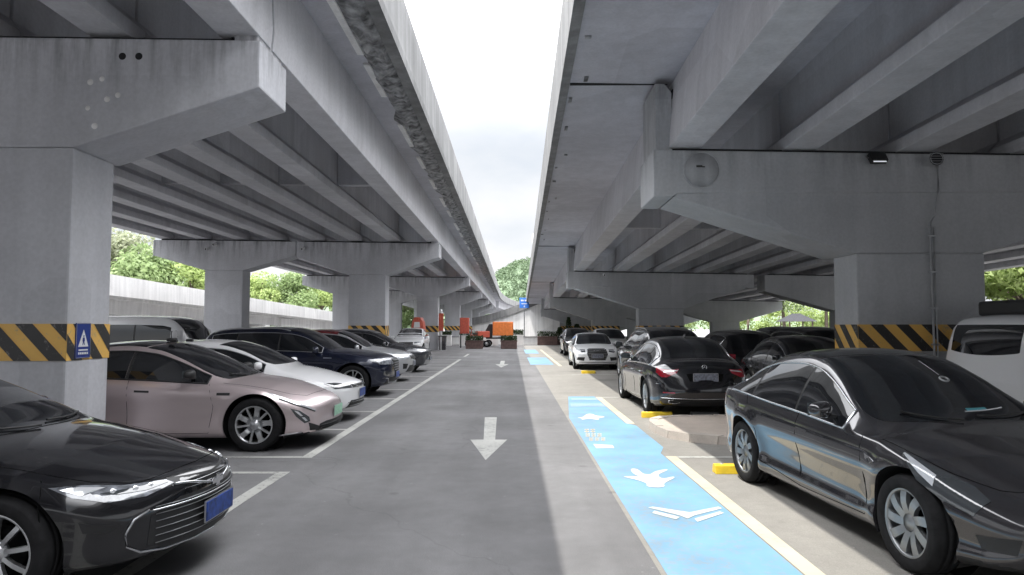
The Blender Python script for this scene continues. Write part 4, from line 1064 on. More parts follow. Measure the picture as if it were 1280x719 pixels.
# ---------------------------------------------------------------- hazard bands, columns, piers
def clip(poly, u0, u1, z0, z1):
    for ax, lim, sgn in ((0, u0, 1), (0, u1, -1), (1, z0, 1), (1, z1, -1)):
        out = []
        for i in range(len(poly)):
            a, b = poly[i - 1], poly[i]; ia = sgn * (a[ax] - lim) >= 0; ib = sgn * (b[ax] - lim) >= 0
            if ia != ib:
                t = (lim - a[ax]) / (b[ax] - a[ax]); out.append((a[0] + t * (b[0] - a[0]), a[1] + t * (b[1] - a[1])))
            if ib: out.append(b)
        poly = out
        if not poly: return []
    return poly
def hazard_band(parent, w, d, z0, z1, per=.42, faces='fbrl', phase=0.0):
    """stripes wrapped round a column whose near face is y=0, x in +-w/2, depth d"""
    b = MB(); e = .006; e2 = .010; h = z1 - z0
    b.box((0, d / 2, (z0 + z1) / 2), (w + 2 * e, d + 2 * e, h), 0)
    for fc in faces:
        L_ = w + 2 * e if fc in 'fb' else d + 2 * e
        k = -3
        while k * per < L_ + h:
            u = k * per + phase
            poly = [(u, z1), (u + per * .5, z1), (u + per * .5 + h * .95, z0), (u + h * .95, z0)]
            poly = clip(poly, 0, L_, z0, z1)
            if len(poly) >= 3:
                if fc == 'f': vs = [(-w / 2 - e + p[0], -e2, p[1]) for p in poly]
                elif fc == 'b': vs = [(-w / 2 - e + p[0], d + e2, p[1]) for p in poly]
                elif fc == 'r': vs = [(w / 2 + e2, -e + p[0], p[1]) for p in poly]
                else: vs = [(-w / 2 - e2, d + e - p[0], p[1]) for p in poly]
                b.add(vs, [tuple(range(len(vs)))], 1)
            k += 1
    return b.build('hazard_band', ['yellow', 'black'], parent)

def pier(x, y, hw, cw, th, ztop, zend, zcol, mat, label, group, rz=0, slope=0.0, upstand=0, cdepth=None, band=True, phase=0, ledge=False, capgap=0):
    root = empty('bridge_pier', (x, y, 0), rz); tag(root, label, 'bridge pier', group)
    cd = cdepth or th
    b = MB(); b.prism([(-cw / 2, -.3), (cw / 2, -.3), (cw / 2, zcol), (-cw / 2, zcol)], 0.004, cd, 'y', 0, .03)
    b.build('column', [mat], root)
    b = MB(); zl, zr = ztop - slope * (-hw), ztop - slope * hw
    if ledge:
        zm = zend + .06
        b.prism([(-hw, zend), (-hw + .32, zend), (-hw + .4, zm), (hw - .4, zm), (hw - .32, zend), (hw, zend), (hw, zr), (-hw, zl)], 0, th, 'y', 0, .025)
        b.prism([(-hw + .34, zend + .0), (-cw / 2, zcol), (cw / 2, zcol), (hw - .34, zend), (hw - .42, zm + .02), (-hw + .42, zm + .02)], .03, th - .03, 'y', 0, .02)
    else:
        b.prism([(-hw, zend), (-cw / 2, zcol), (cw / 2, zcol), (hw, zend), (hw, zr), (-hw, zl)], 0, th, 'y', 0, .025)
    cap = b.build('pier_cap', [mat], root)
    b = MB()
    b.prism([(-hw + .3, zl - .01), (hw - .3, zr - .01 + slope * .3), (hw - .3, zr + .055), (-hw + .3, zl + .055 - slope * .3)], .10, th - .10, 'y', 0)
    b.build('bearing', ['joint'], root)
    if upstand:
        for sg in ([upstand] if upstand in (1, -1) else [1, -1]):
            b = MB(); zc = ztop - slope * sg * hw
            b.prism([(sg * (hw - .05), zc - .02), (sg * (hw - .34), zc - .02), (sg * (hw - .34), zc + 1.0), (sg * (hw - .22), zc + 1.16), (sg * (hw - .05), zc + 1.16)], .06, th - .06, 'y', 0, .02)
            b.build('shear_block', [mat], root)
            b = MB(); b.box((sg * (hw - .375), th / 2, zc + .55), (.03, th - .2, 1.05)); b.build('bearing', ['joint'], root)
    if band: hazard_band(root, cw, cd, 1.29, 1.73, phase=phase)
    return root

LS = .0125
def zl(x): return -LS * (x + 3.0)
LP = [8.2 + 20.6 * k for k in range(-4, 7)]
left_names = ['nearest, with the blue warning sign', 'second pier, striped column behind the black and silver crossovers', 'third, behind the small car with silver sunshade', 'fourth pier, beside the tall red cabinet', 'fifth pier, just past the red cabinet', 'sixth pier, far off beyond the planters', 'seventh and farthest pier, where the deck begins to curve']
outer_names = ['first, hidden', 'standing alone behind the white van', 'just left of the second striped column', 'three spans away, half hidden by striped columns', 'pale strip left of the third striped column', 'outer pier five spans away', 'outer pier six spans away']
for k, Y in enumerate(LP[4:]):
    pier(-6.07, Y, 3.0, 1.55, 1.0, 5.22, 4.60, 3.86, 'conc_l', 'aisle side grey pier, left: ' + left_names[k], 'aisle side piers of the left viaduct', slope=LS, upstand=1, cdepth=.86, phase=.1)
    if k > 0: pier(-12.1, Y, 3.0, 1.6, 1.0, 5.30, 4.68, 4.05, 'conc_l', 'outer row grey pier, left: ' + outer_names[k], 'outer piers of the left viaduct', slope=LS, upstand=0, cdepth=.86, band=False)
# pale daubs and two bolt holes on the nearest cap
near_pier = [q for q in bpy.data.objects if q.name == 'bridge_pier'][0]
for (u, z, r_) in ((-5.12, 4.66, .035), (-4.98, 4.70, .03), (-5.14, 4.34, .028), (-4.91, 4.45, .034), (-4.78, 4.50, .032), (-5.05, 4.12, .036)):
    b = MB(); b.lathe([(0, -.006), (r_, -.003), (r_ * 1.1, 0)], 14, 'y', 0, (u + 6.07, 0, z)); b.build('paint_daub', ['ramp'], near_pier)
for u in (-4.74, -4.54):
    b = MB(); b.lathe([(0, -.003), (.045, -.002)], 14, 'y', 0, (u + 6.07, 0, 4.98)); b.build('bolt_hole', ['joint'], near_pier)

def girder_poly(xc, z, hwid=.25, dep=1.25):
    return [(xc - hwid, z), (xc + hwid, z), (xc + hwid, z + .2), (xc + .11, z + .36), (xc + .11, z + dep + .01), (xc - .11, z + dep + .01), (xc - .11, z + .36), (xc - hwid, z + .2)]
root = empty('viaduct', (0, 0, 0)); tag(root, 'tall grey concrete viaduct with spalled deck edge, left of the aisle', 'viaduct')
VL = root
for k in range(len(LP) - 1):
    y0, y1 = LP[k] + .53, LP[k + 1] + .47
    for i in range(8):
        xc = -3.35 - 1.62 * i; z = 5.26 + zl(xc)
        b = MB()
        if i == 0: poly = [(xc - .25, z), (xc + .25, z), (xc + .27, z + .24), (xc + .22, z + 1.26), (xc - .11, z + 1.26), (xc - .11, z + .36), (xc - .25, z + .2)]
        else: poly = girder_poly(xc, z)
        b.prism(poly, y0, y1, 'y', 0, .012); b.build('girder', ['girder'], root)
    ym = (y0 + y1) / 2
    b = MB()
    for yy in (ym,):
        for i in range(7):
            xc = -3.35 - 1.62 * i
            b.box((xc - .81, yy, 5.26 + zl(xc) + .80), (1.38, .22, .9), 0, .01)
    b.build('diaphragm', ['girder'], root)
def shear(bb, fz, o=0):
    for i in range(o, len(bb.v)): x, y, z = bb.v[i]; bb.v[i] = fz(x, y, z)
# deck slab (straight part) + curve beyond
def lpath(y): return (0 if y < 112 else (y - 112) ** 2 / (2 * 480.))
def sweep(poly, ys, fx, fz, name, mats, parent, smooth=False):
    b = MB(); n = len(poly); vs = []; fs = []
    for y in ys:
        for x, z in poly: vs.append((x + fx(y), y, z + fz(x, y)))
    for i in range(len(ys) - 1):
        for k in range(n): fs.append((i * n + k, i * n + (k + 1) % n, (i + 1) * n + (k + 1) % n, (i + 1) * n + k))
    fs.append(tuple(range(n))[::-1]); fs.append(tuple((len(ys) - 1) * n + k for k in range(n)))
    b.add(vs, fs, 0, smooth); return b.build(name, mats, parent)
ys = [-74, 112] + [112 + 6 * i for i in range(1, 26)]
sweep([(-16.2, 6.68), (-2.0, 6.50), (-2.0, 6.74), (-16.2, 6.93)], ys, lpath, lambda x, y: 0, 'deck_slab', ['conc_deck'], root)
b = MB()
sweep([(-2.14, 6.62), (-1.965, 6.62), (-1.975, 6.78), (-1.99, 7.70), (-2.03, 7.76), (-2.13, 7.76), (-2.2, 6.9)], ys, lpath, lambda x, y: 0, 'parapet', ['fascia'], root)
sweep([(-2.16, 6.44), (-1.95, 6.44), (-1.94, 6.60), (-2.16, 6.61)], ys, lpath, lambda x, y: 0, 'deck_edge_beam', ['fascia'], root)
sweep([(-16.4, 6.7), (-16.2, 6.7), (-16.2, 7.9), (-16.4, 7.9)], ys, lpath, lambda x, y: 0, 'parapet', ['fascia'], root)
sweep([(-15.5, 5.4), (-3, 5.3), (-2.9, 6.48), (-15.6, 6.6)], [112 + 20 + 6 * i for i in range(22)], lpath, lambda x, y: 0, 'box_girder', ['girder'], root)
# rough spalled strip along the edge
rnd = random.Random(3)
nx, ny = 7, 420; vs = []; fs = []
y0, y1 = -6, 96
for j in range(ny + 1):
    yy = y0 + (y1 - y0) * (j / ny) ** 1.35
    inten = .5 + .5 * math.sin(yy * .9) * math.sin(yy * .37 + 1)
    for i in range(nx + 1):
        xx = -2.62 + .45 * i / nx
        dz = (rnd.random() * .055 + (rnd.random() < .15) * .05) * (0.4 + inten) if 0 < i < nx else .0
        wob = (.07 * math.sin(yy * 2.3) + .05 * math.sin(yy * 5.1) + .05 * (rnd.random() - .5)) if i == 0 else 0
        vs.append((xx + wob, yy, 6.475 - dz if 0 < i < nx else 6.50))
for j in range(ny):
    for i in range(nx): a = j * (nx + 1) + i; fs.append((a, a + nx + 1, a + nx + 2, a + 1))
b = MB(); b.add(vs, fs, 0, False); b.build('spalled_edge', ['rough_conc'], root)
rnd = random.Random(5)
for k in range(16):
    b = MB(); yy = 3.0 + k * 3.2 + rnd.uniform(-.3, .3); ln = rnd.uniform(1.2, 2.4)
    b.prism([(-2.72, 6.462), (-2.60, 6.455), (-2.59, 6.51), (-2.72, 6.51)], yy, yy + ln, 'y', 0, .008); b.build('drip_strip', ['ramp'], root)

# ---- right viaduct
HR = .0125; rzR = -math.atan(HR); G = -.0175; RC = .018
def zR(x, y): return G * y - RC * (x - 2.3)
RP_ = [11.5 + 21.2 * k for k in range(-4, 6)]
rn = ['nearest, with conduit and lamp', 'second pier, behind the black sedan', 'third pier, behind the white hatchback', 'fourth pier in the distance', 'fifth pier in the distance', 'sixth and farthest pier']
def rloc(x, y): return (x * math.cos(rzR) - y * math.sin(rzR), x * math.sin(rzR) + y * math.cos(rzR))
for k, Y in enumerate(RP_[4:]):
    zt = 4.88 + G * Y
    X_, Y_ = rloc(6.66, Y)
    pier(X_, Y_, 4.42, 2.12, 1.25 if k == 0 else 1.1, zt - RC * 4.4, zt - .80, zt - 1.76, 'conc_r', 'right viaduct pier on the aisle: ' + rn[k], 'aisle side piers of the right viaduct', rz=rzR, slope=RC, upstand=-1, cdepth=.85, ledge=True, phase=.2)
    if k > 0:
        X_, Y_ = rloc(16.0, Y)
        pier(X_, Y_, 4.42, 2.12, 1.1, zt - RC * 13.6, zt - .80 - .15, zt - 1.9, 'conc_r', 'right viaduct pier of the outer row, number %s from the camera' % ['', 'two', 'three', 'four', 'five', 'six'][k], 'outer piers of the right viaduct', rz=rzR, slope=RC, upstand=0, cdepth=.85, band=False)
root = empty('viaduct', (0, 0, 0), rzR); tag(root, 'lower grey concrete viaduct running along the right side over the parked sedans', 'viaduct')
VR = root
def rsh(b):
    for i, (x, y, z) in enumerate(b.v): b.v[i] = (x, y, z + G * y)
for k in range(len(RP_) - 1):
    y0, y1 = RP_[k] + .63, RP_[k + 1] + .58
    for i in range(10):
        xc = 2.80 + 1.92 * i; z = 4.93 - RC * (xc - 2.3)
        b = MB()
        if i == 0: poly = [(xc - .28, z), (xc + .26, z), (xc + .26, z + .2), (xc + .12, z + .36), (xc + .12, z + 1.26), (xc - .16, z + 1.26), (xc - .26, z + .3)]
        else: poly = girder_poly(xc, z, .28, 1.26)
        b.prism(poly, y0, y1, 'y', 0, .012); rsh(b); b.build('girder', ['girder'], root)
    b = MB(); ym = (y0 + y1) / 2
    for i in range(9): b.box((2.80 + 1.92 * i + .96, ym, 4.93 - RC * (1.92 * i + .5) + .82), (1.68, .22, .8), 0, .01)
    rsh(b); b.build('diaphragm', ['girder'], root)
b = MB(); b.prism([(.80, 6.16), (21.8, 5.80), (21.8, 6.02), (.80, 6.40)], -74, 120, 'y', 0); rsh(b); b.build('deck_slab', ['conc_deck'], root)
b = MB(); b.prism([(.70, 6.10), (.86, 6.12), (.86, 6.5), (.92, 7.30), (.78, 7.34), (.70, 7.30)], -74, 120, 'y', 0, .0); rsh(b); b.build('parapet', ['fascia'], root)
b = MB(); b.prism([(21.8, 5.7), (22.0, 5.7), (22.0, 7.0), (21.8, 7.0)], -74, 120, 'y', 0); rsh(b); b.build('parapet', ['fascia'], root)
for Y in RP_[4:]:
    b = MB(); b.box((1.72, Y + .35, 6.142), (1.7, .05, .03)); rsh(b); b.build('expansion_joint', ['joint'], root)
# spalls along right deck edge
b = MB(); rnd = random.Random(9)
for k in range(14):
    yy = 10 + k * 1.6 + rnd.uniform(-.6, .6); x = .93 + rnd.uniform(-.02, .22) * (rnd.random() < .5)
    b.box((x, yy, 6.135 + .0), (rnd.uniform(.03, .1), rnd.uniform(.06, .3), .02), 0, .004)
rsh(b); b.build('spalled_edge', ['rough_conc'], root)

# fittings on the right pier (near cap)
px, py = rloc(6.68, 11.5)
def onR(x, off, z):  # a point on near face of the right pier 1 (world)
    X, Y = rloc(x, 11.5 - off); return (X, Y, z)
o = empty('floodlight', onR(5.95, .0, 4.50), rzR); tag(o, 'small black floodlight with pale face on the near right pier cap', 'floodlight')
b = MB(); b.box((0, -.10, 0), (.27, .10, .19), 0, .012, Matrix.Rotation(R(-35), 4, 'X')); b.build('housing', ['blackplastic'], o)
b = MB(); b.box((0, -.143, -.03), (.21, .008, .13), 0, .0, Matrix.Rotation(R(-35), 4, 'X')); b.build('lamp_face', ['lightface'], o)
b = MB(); b.tube([(-.15, -.10, 0), (-.15, -.0, .06), (.15, 0, .06), (.15, -.10, 0)], .01, 6); b.build('bracket', ['steel'], o)
o = empty('loudspeaker', onR(6.88, 0, 4.47), rzR); tag(o, 'round dark horn loudspeaker fixed above the conduit on the near right pier', 'loudspeaker')
b = MB(); b.lathe([(.02, -.02), (.05, -.08), (.11, -.17), (.115, -.175), (.10, -.165), (.03, -.10), (0, -.10)], 24, 'y'); b.build('horn', ['darkcloth'], o)
b = MB()
for k in range(5): b.tube([(-.11 + .0, -.178, -.08 + .04 * k), (.11, -.178, -.08 + .04 * k)], .004, 5)
b.tube([(.1 * math.cos(g / 12 * PI * 2), -.178, .1 * math.sin(g / 12 * PI * 2)) for g in range(12)], .006, 5, closed=True); b.build('grille', ['steel'], o)
o = empty('cable_conduit', onR(6.9, 0, 0), rzR); tag(o, 'thin grey cable conduit running down the near face of the near right pier', 'conduit')
b = MB(); b.tube([(.08, -.03, 4.40), (.08, -.03, 3.95), (.0, -.03, 3.55), (-.08, -.03, 3.40), (-.08, -.03, .02)], .018, 8); b.build('pipe', ['conc_r'], o)
b = MB(); b.tube([(-.02, -.025, 3.36), (-.02, -.025, .02)], .012, 8); b.build('pipe', ['steel'], o)
b = MB()
for z in (3.2, 2.6, 2.0, 1.4): b.box((-.055, -.022, z), (.12, .05, .03), 0, .005)
b.build('clamp', ['steel'], o)
o = empty('round_cover', onR(3.05, 0, 4.33), rzR); tag(o, 'large round scratched disc outline on the left end of the near right pier cap', 'wall disc')
M['disc'] = concrete('round_patch', (.44, .45, .465), stain=.16)
b = MB(); b.lathe([(0, -.012), (.29, -.012), (.29, 0)], 48, 'y'); b.build('plate', ['disc'], o)
b = MB(); b.lathe([(.29, -.0), (.29, -.022), (.305, -.024), (.31, 0)], 48, 'y'); b.build('rim', ['conc_r'], o)
b = MB(); b.box((-.04, -.015, .06), (.10, .006, .035), 0, .0); b.box((.03, -.015, .05), (.05, .006, .02)); b.build('sticker', ['hazard_black' if 'hazard_black' in M else 'black'], o)
# bearing cable line along cap edge
# small security cameras under caps
def cctv(x, y, z, label, rz=0):
    o = empty('security_camera', (x, y, z), rz); tag(o, label, 'security camera', 'small white cameras and lamps under the caps')
    b = MB(); b.tube([(0, 0, .1), (0, -.05, .0)], .015, 6); b.build('bracket', ['steel'], o)
    b = MB(); b.box((0, -.18, -.04), (.10, .26, .10), 0, .02, Matrix.Rotation(R(12), 4, 'X')); b.build('housing', ['whitepaint'], o)
    b = MB(); b.lathe([(0, -.325), (.035, -.32), (.035, -.30)], 16, 'y', 0, (0, 0, -.07)); b.build('lens', ['glass'], o)
cctv(-12.75, 28.8, 4.98, 'white camera on the cap of the outer pier behind the white van, at left')
cctv(-12.45, 28.8, 5.16, 'white lamp box on the same outer pier cap, just right of its camera')
cctv(-8.75, 28.8, 4.98, 'white camera in the gap between the two left caps')
cctv(*rloc(3.95, 32.7), 4.18, 'white camera on the second right pier cap above the black sedan')

# warning sign on the nearest left column (aisle face x = -5.175)
o = empty('warning_sign', (-6.07 + .775 + .014, 8.49, 1.525), R(90)); tag(o, 'blue warning sign with a white triangle, on the near left striped column', 'sign')
b = MB(); b.box((0, 0, 0), (.29, .012, .43), 0, .004); b.build('panel', ['signblue'], o)
b = MB(); y_ = -.0085
b.prism([(-.10, -.075), (.10, -.075), (0, .135)], y_, y_ + .002, 'y', 0)
b.box((0, y_, -.115), (.18, .003, .016)); b.build('symbol', ['whitepaint'], o)
b = MB(); y_ = -.0115
b.lathe([(0, 0), (.012, 0)], 12, 'y', 0, (0, y_, .055)); b.prism([(-.018, .038), (.018, .038), (.022, -.01), (.012, -.01), (.022, -.055), (.012, -.055), (0, -.02), (-.012, -.055), (-.022, -.055), (-.012, -.01), (-.022, -.01)], y_, y_ + .001, 'y')
b.build('figure', ['signblue'], o)
b = MB()
for k in range(6): b.box((-.085 + .034 * k, -.0085, -.155), (.024, .003, .026), 0)
b.build('lettering', ['whitepaint'], o)
b = MB(); 
for sx_, sz_, w_, h_ in ((0, .209, .28, .006), (0, -.209, .28, .006), (.139, 0, .006, .42), (-.139, 0, .006, .42)): b.box((sx_, -.0075, sz_), (w_, .004, h_))
b.build('border', ['steel'], o)

# ---------------------------------------------------------------- ground and markings
def sheet(name, pts, z, mat, kind='structure', thick=0):
    b = MB()
    b.add([(x, y, z) for x, y in pts], [tuple(range(len(pts)))], 0)
    o = b.build(name, [mat]); tag(o, kind=kind); return o
sheet('ground', [(-900, -60), (900, -60), (900, 1500), (-900, 1500)], 0, 'asph')
def rect(x0, y0, x1, y1): return [(x0, y0), (x1, y0), (x1, y1), (x0, y1)]
Z1 = .004; Z2 = .008; Z3 = .012
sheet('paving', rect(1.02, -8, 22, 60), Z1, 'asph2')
def mark(name, polys, z, mat):
    b = MB()
    for p in polys: b.add([(x, y, z) for x, y in p], [tuple(range(len(p)))], 0)
    o = b.build(name, [mat]); tag(o, kind='structure'); return o
# left aisle line and bay lines
XL = -2.66
mark('aisle_line', [[(XL - .07, 9.0), (XL + .07, 9.0), (XL + .07, 35.5), (XL - .07, 35.5)]], Z1, 'line')
mark('aisle_line', [[(XL - .07, 2.0), (XL + .07, 2.0), (XL + .07, 8.15), (XL - .07, 8.15)]], Z1, 'line')
mark('aisle_line', [[(XL - .07, 38.5), (XL + .07, 38.5), (XL + .07, 42.5), (XL - .07, 42.5)]], Z1, 'line')
for yy in (3.3, 5.7, 8.1, 9.05, 11.45, 13.85, 16.25, 18.65, 21.05, 23.45, 25.85, 28.3, 30.5, 32.9, 35.3):
    mark('bay_line', [rect(-7.7, yy - .05, XL - .072, yy + .05)], Z1, 'line')
# right cream lines
mark('aisle_line', [rect(2.00, 12.1, 2.14, 16.6)], Z2, 'line2')
mark('aisle_line', [rect(2.00, 1.0, 2.14, 9.08)], Z2, 'line2')
mark('bay_line', [rect(2.142, 8.98, 7.0, 9.08)], Z2, 'line')
mark('bay_line', [rect(2.142, 16.5, 6.0, 16.6)], Z2, 'line')
mark('bay_line', [rect(2.142, 3.6, 6.0, 3.7)], Z2, 'line')
mark('bay_line', [rect(2.1, 24.2, 5.5, 24.3)], Z2, 'line')
mark('aisle_line', [rect(2.0, 29.5, 2.14, 50)], Z2, 'line2')
mark('bay_line', [rect(2.142, 33.5, 6.5, 33.6)], Z2, 'line2')
mark('bay_line', [rect(2.142, 41.5, 6.5, 41.6)], Z2, 'line2')
# blue lane
mark('blue_lane', [[(1.06, .5), (1.985, .5), (1.985, 9.3), (2.12, 9.75), (2.12, 11.85), (1.985, 12.2), (1.985, 16.75), (1.36, 16.75), (1.06, 12.9)]], Z2, 'blue')
mark('blue_lane', [rect(.82, 30.5, 1.85, 37.5)], Z2, 'blue')
mark('blue_lane', [rect(.85, 43, 1.7, 50)], Z2, 'blue')
# pictograms, read off the zoomed photograph in ground coordinates
import itertools
TH = math.atan(48.5 / 860.)
def gp(px, py):
    """ground point that a photo pixel looks at (used only to work out coordinates)"""
    u = (px - 640) / 860.; v = (359.5 - py) / 860.
    dy = math.cos(TH) - v * math.sin(TH); dz = math.sin(TH) + v * math.cos(TH); t = -1.7 / dz
    return (u * t, dy * t)
def zp(x, y): return gp(690 + x * 260 / 1100., 480 + y * 170 / 719.)
def chaikin(p, it=2):
    for _ in range(it):
        o_ = []
        for i in range(len(p)):
            (x0, y0), (x1, y1) = p[i], p[(i + 1) % len(p)]
            o_ += [(x0 * .75 + x1 * .25, y0 * .75 + y1 * .25), (x0 * .25 + x1 * .75, y0 * .25 + y1 * .75)]
        p = o_
    return p
bird = [(370, 494), (425, 493), (470, 497), (430, 480), (416, 462), (420, 452), (452, 455), (470, 470), (485, 482), (520, 485), (545, 466), (610, 455), (612, 462), (570, 478), (560, 492), (585, 508), (645, 493), (650, 503), (610, 520), (590, 535), (598, 545), (580, 553), (520, 552), (497, 543), (505, 534), (480, 522), (440, 510), (400, 502)]
mark('lane_symbol', [chaikin([zp(*p) for p in bird])], Z3, 'icon')
bx, by = zp(540, 505)
b2 = [(128, 182), (165, 178), (175, 168), (190, 160), (215, 162), (235, 172), (275, 174), (280, 180), (245, 184), (250, 192), (235, 194), (200, 186), (170, 192), (155, 192), (160, 186)]
mark('lane_symbol', [chaikin([zp(*p) for p in b2])], Z3, 'icon')
rows = [(172, 242, 236, 262, 2), (178, 266, 270, 285, 3), (196, 288, 290, 306, 3)]
polys = []
for (x0, y0, x1, y1, n) in rows:
    for k in range(n):
        a = x0 + (x1 - x0) * k / n; e = a + (x1 - x0) / n * .74
        for t in (0, .55):
            polys.append([zp(a, y0 + (y1 - y0) * (t + .28)), zp(e, y0 + (y1 - y0) * (t + .28)), zp(e, y0 + (y1 - y0) * t), zp(a, y0 + (y1 - y0) * t)])
        polys.append([zp(a + (e - a) * .45, y1), zp(a + (e - a) * .62, y1), zp(a + (e - a) * .55, y0), zp(a + (e - a) * .38, y0)])
mark('lane_lettering', polys, Z3, 'line2')
mark('lane_lettering', [[zp(218, 322), zp(320, 328), zp(330, 344), zp(235, 344)]], Z3, 'icon')
def q(*p): return [gp(*t) for t in p]
mark('lane_symbol', [q((810, 636), (816, 635), (862, 642), (898, 635), (903, 637), (868, 646), (860, 650), (850, 646)), q((818, 640), (850, 648), (845, 651), (815, 643)), q((868, 650), (900, 641), (905, 643), (872, 654))], Z3, 'icon')
# bands across far end of blue lane (faded)
M['bluefade'] = worn('faded_blue_paint', (.30, .42, .60), (.2, .32, .5), .5)
mark('blue_lane_band', [[(1.37, 15.9), (1.98, 15.9), (1.98, 16.3), (1.39, 16.3)], [(1.24, 14.6), (1.98, 14.6), (1.98, 15.2), (1.28, 15.2)]], Z3, 'bluefade')
# arrows
mark('lane_arrow', [q((606, 522), (621, 522), (619, 550), (604.5, 550)), q((588, 549.9), (634, 549.9), (607, 575.5))], Z1, 'line')
mark('lane_arrow', [[(-.55, 31), (-.35, 31), (-.35, 34), (-.55, 34)], [(-.75, 31), (-.15, 31), (-.45, 28.6)]], Z1, 'line')
# kerbed island by the near right pier
isl = [(2.28, 11.05), (2.36, 10.55), (2.60, 10.2), (2.95, 9.98), (3.4, 9.87), (4.2, 9.82), (8.2, 9.82), (8.2, 12.5), (4.2, 12.5), (3.0, 12.45), (2.6, 12.3), (2.36, 12.0), (2.28, 11.6)]
cxI, cyI = 5.2, 11.2
b = MB(); n = len(isl)
def inset(p, d):
    x, y = p; v = Vector((x - cxI, (y - cyI) * 1.0)); nx_ = 1 if x > 2.9 else 0
    return (x + (d if x < 3.0 else 0), y + (d if y < 11.1 else -d) * (1 if x > 2.3 else .3))
segs = []
outer = []
for i in range(n):
    a, e = Vector(isl[i]), Vector(isl[(i + 1) % n]); k = max(1, int((e - a).length / .45))
    for t in range(k): outer.append(a + (e - a) * t / k)
m = len(outer)
for i in range(m):
    a, e = outer[i], outer[(i + 1) % m]; g = (e - a) * .012
    a2, e2 = a + g, e - g; ai, ei = Vector(inset(a2, .14)), Vector(inset(e2, .14))
    h = .12 + .004 * ((i * 7) % 3 - 1)
    vs = [(*a2, 0), (*e2, 0), (*(e2 + (ei - e2) * .12), h), (*(a2 + (ai - a2) * .12), h), (*ei, h), (*ai, h), (*ei, 0), (*ai, 0)]
    b.add(vs, [(0, 1, 2, 3), (3, 2, 4, 5), (5, 4, 6, 7), (0, 3, 5, 7), (1, 6, 4, 2)], 0)
o = b.build('kerb', ['kerb']); tag(o, kind='structure')
b = MB(); top = [Vector(inset(p, .13)) for p in isl]; b.add([(*p, .112) for p in top], [tuple(range(n))], 0)
o = b.build('island_paving', ['paver']); tag(o, kind='structure')

# wheel stops
def wheel_stop(x0, x1, y, mat, label, z=0, rz=0):
    o = empty('wheel_stop', ((x0 + x1) / 2, y, Z1), rz); tag(o, label, 'wheel stop', 'wheel stops')
    w = (x1 - x0); b = MB()
    b.prism([(-.075, 0), (.075, 0), (.055, .09), (.03, .105), (-.03, .105), (-.055, .09)], -w / 2, w / 2, 'x', 0, .008); b.build('block', [mat], o)
    b = MB()
    for s in (-1, 1): b.lathe([(0, .108), (.02, .108), (.024, .10)], 12, 'z', 0, (s * w * .32, 0, 0))
    b.build('bolt', ['steel'], o)
wheel_stop(2.42, 2.98, 12.95, 'stopyellow', 'yellow wheel stop behind the left rear wheel of the black sedan', rz=0)
wheel_stop(3.35, 3.85, 12.98, 'stopgrey', 'dull grey wheel stop in the shade behind the black sedan')
wheel_stop(2.34, 2.86, 8.08, 'stopyellow', 'yellow wheel stop by the rear wheel of the dark grey sedan')
wheel_stop(2.5, 3.0, 24.9, 'stopyellow', 'small yellow wheel stop in front of the white hatchback')

# ---------------------------------------------------------------- left low ramp
root = empty('ramp_bridge', (0, 0, 0)); tag(root, 'low pale concrete ramp bridge sloping down behind the left viaduct', 'bridge')
def rz_(y): return -.0225 * (y - 34)
yr = [6 + 4 * i for i in range(26)]
fx = lambda y: 0
sweep([(-20.25, 3.25), (-20.0, 3.25), (-20.03, 4.30), (-20.22, 4.30)], yr, fx, lambda x, y: rz_(y), 'parapet', ['ramp'], root)
sweep([(-28, 3.1), (-20.26, 3.1), (-20.26, 3.4), (-28, 3.4)], yr, fx, lambda x, y: rz_(y), 'deck_slab', ['ramp'], root)
sweep([(-28.2, 3.1), (-28, 3.1), (-28, 4.3), (-28.2, 4.3)], yr, fx, lambda x, y: rz_(y), 'parapet', ['ramp'], root)
for xg in (-20.9, -22.6, -24.3, -26):
    sweep([(xg - .25, 2.35), (xg + .25, 2.35), (xg + .3, 3.11), (xg - .3, 3.11)], [y for y in yr if y < 66], fx, lambda x, y: rz_(y), 'girder', ['ramp'], root)
for yy in (14, 28, 43, 57):
    b = MB(); zt = 2.34 + rz_(yy); b.box((-23.4, yy, zt - .3), (6.4, 1.0, .6), 0, .02); b.box((-21.6, yy, zt / 2 - .35), (.9, .8, zt), 0, .02); b.box((-25.3, yy, zt / 2 - .35), (.9, .8, zt), 0, .02)
    b.build('support', ['ramp'], root)
b = MB(); b.box((-20.6, 84, 1.2), (.3, 46, 2.4)); b.build('retaining_wall', ['ramp'], root)
# clutter beyond: a low dark wall, red banner
o = empty('banner', (-21.3, 43, 1.9), R(0)); tag(o, 'faded red cloth banner under the pale ramp, above the white van roof', 'banner')
b = MB(); b.add([(-1.2 + 2.4 * i / 12, .03 * math.sin(i * 1.7) - .9, z) for z in (.28, -.28) for i in range(13)], [(i, i + 1, 14 + i, 13 + i) for i in range(12)], 0, True); b.build('cloth', ['redpaint'], o)
b = MB(); b.tube([(-1.25, -.9, .3), (1.25, -.9, .3)], .02, 6); b.build('rod', ['steel'], o)

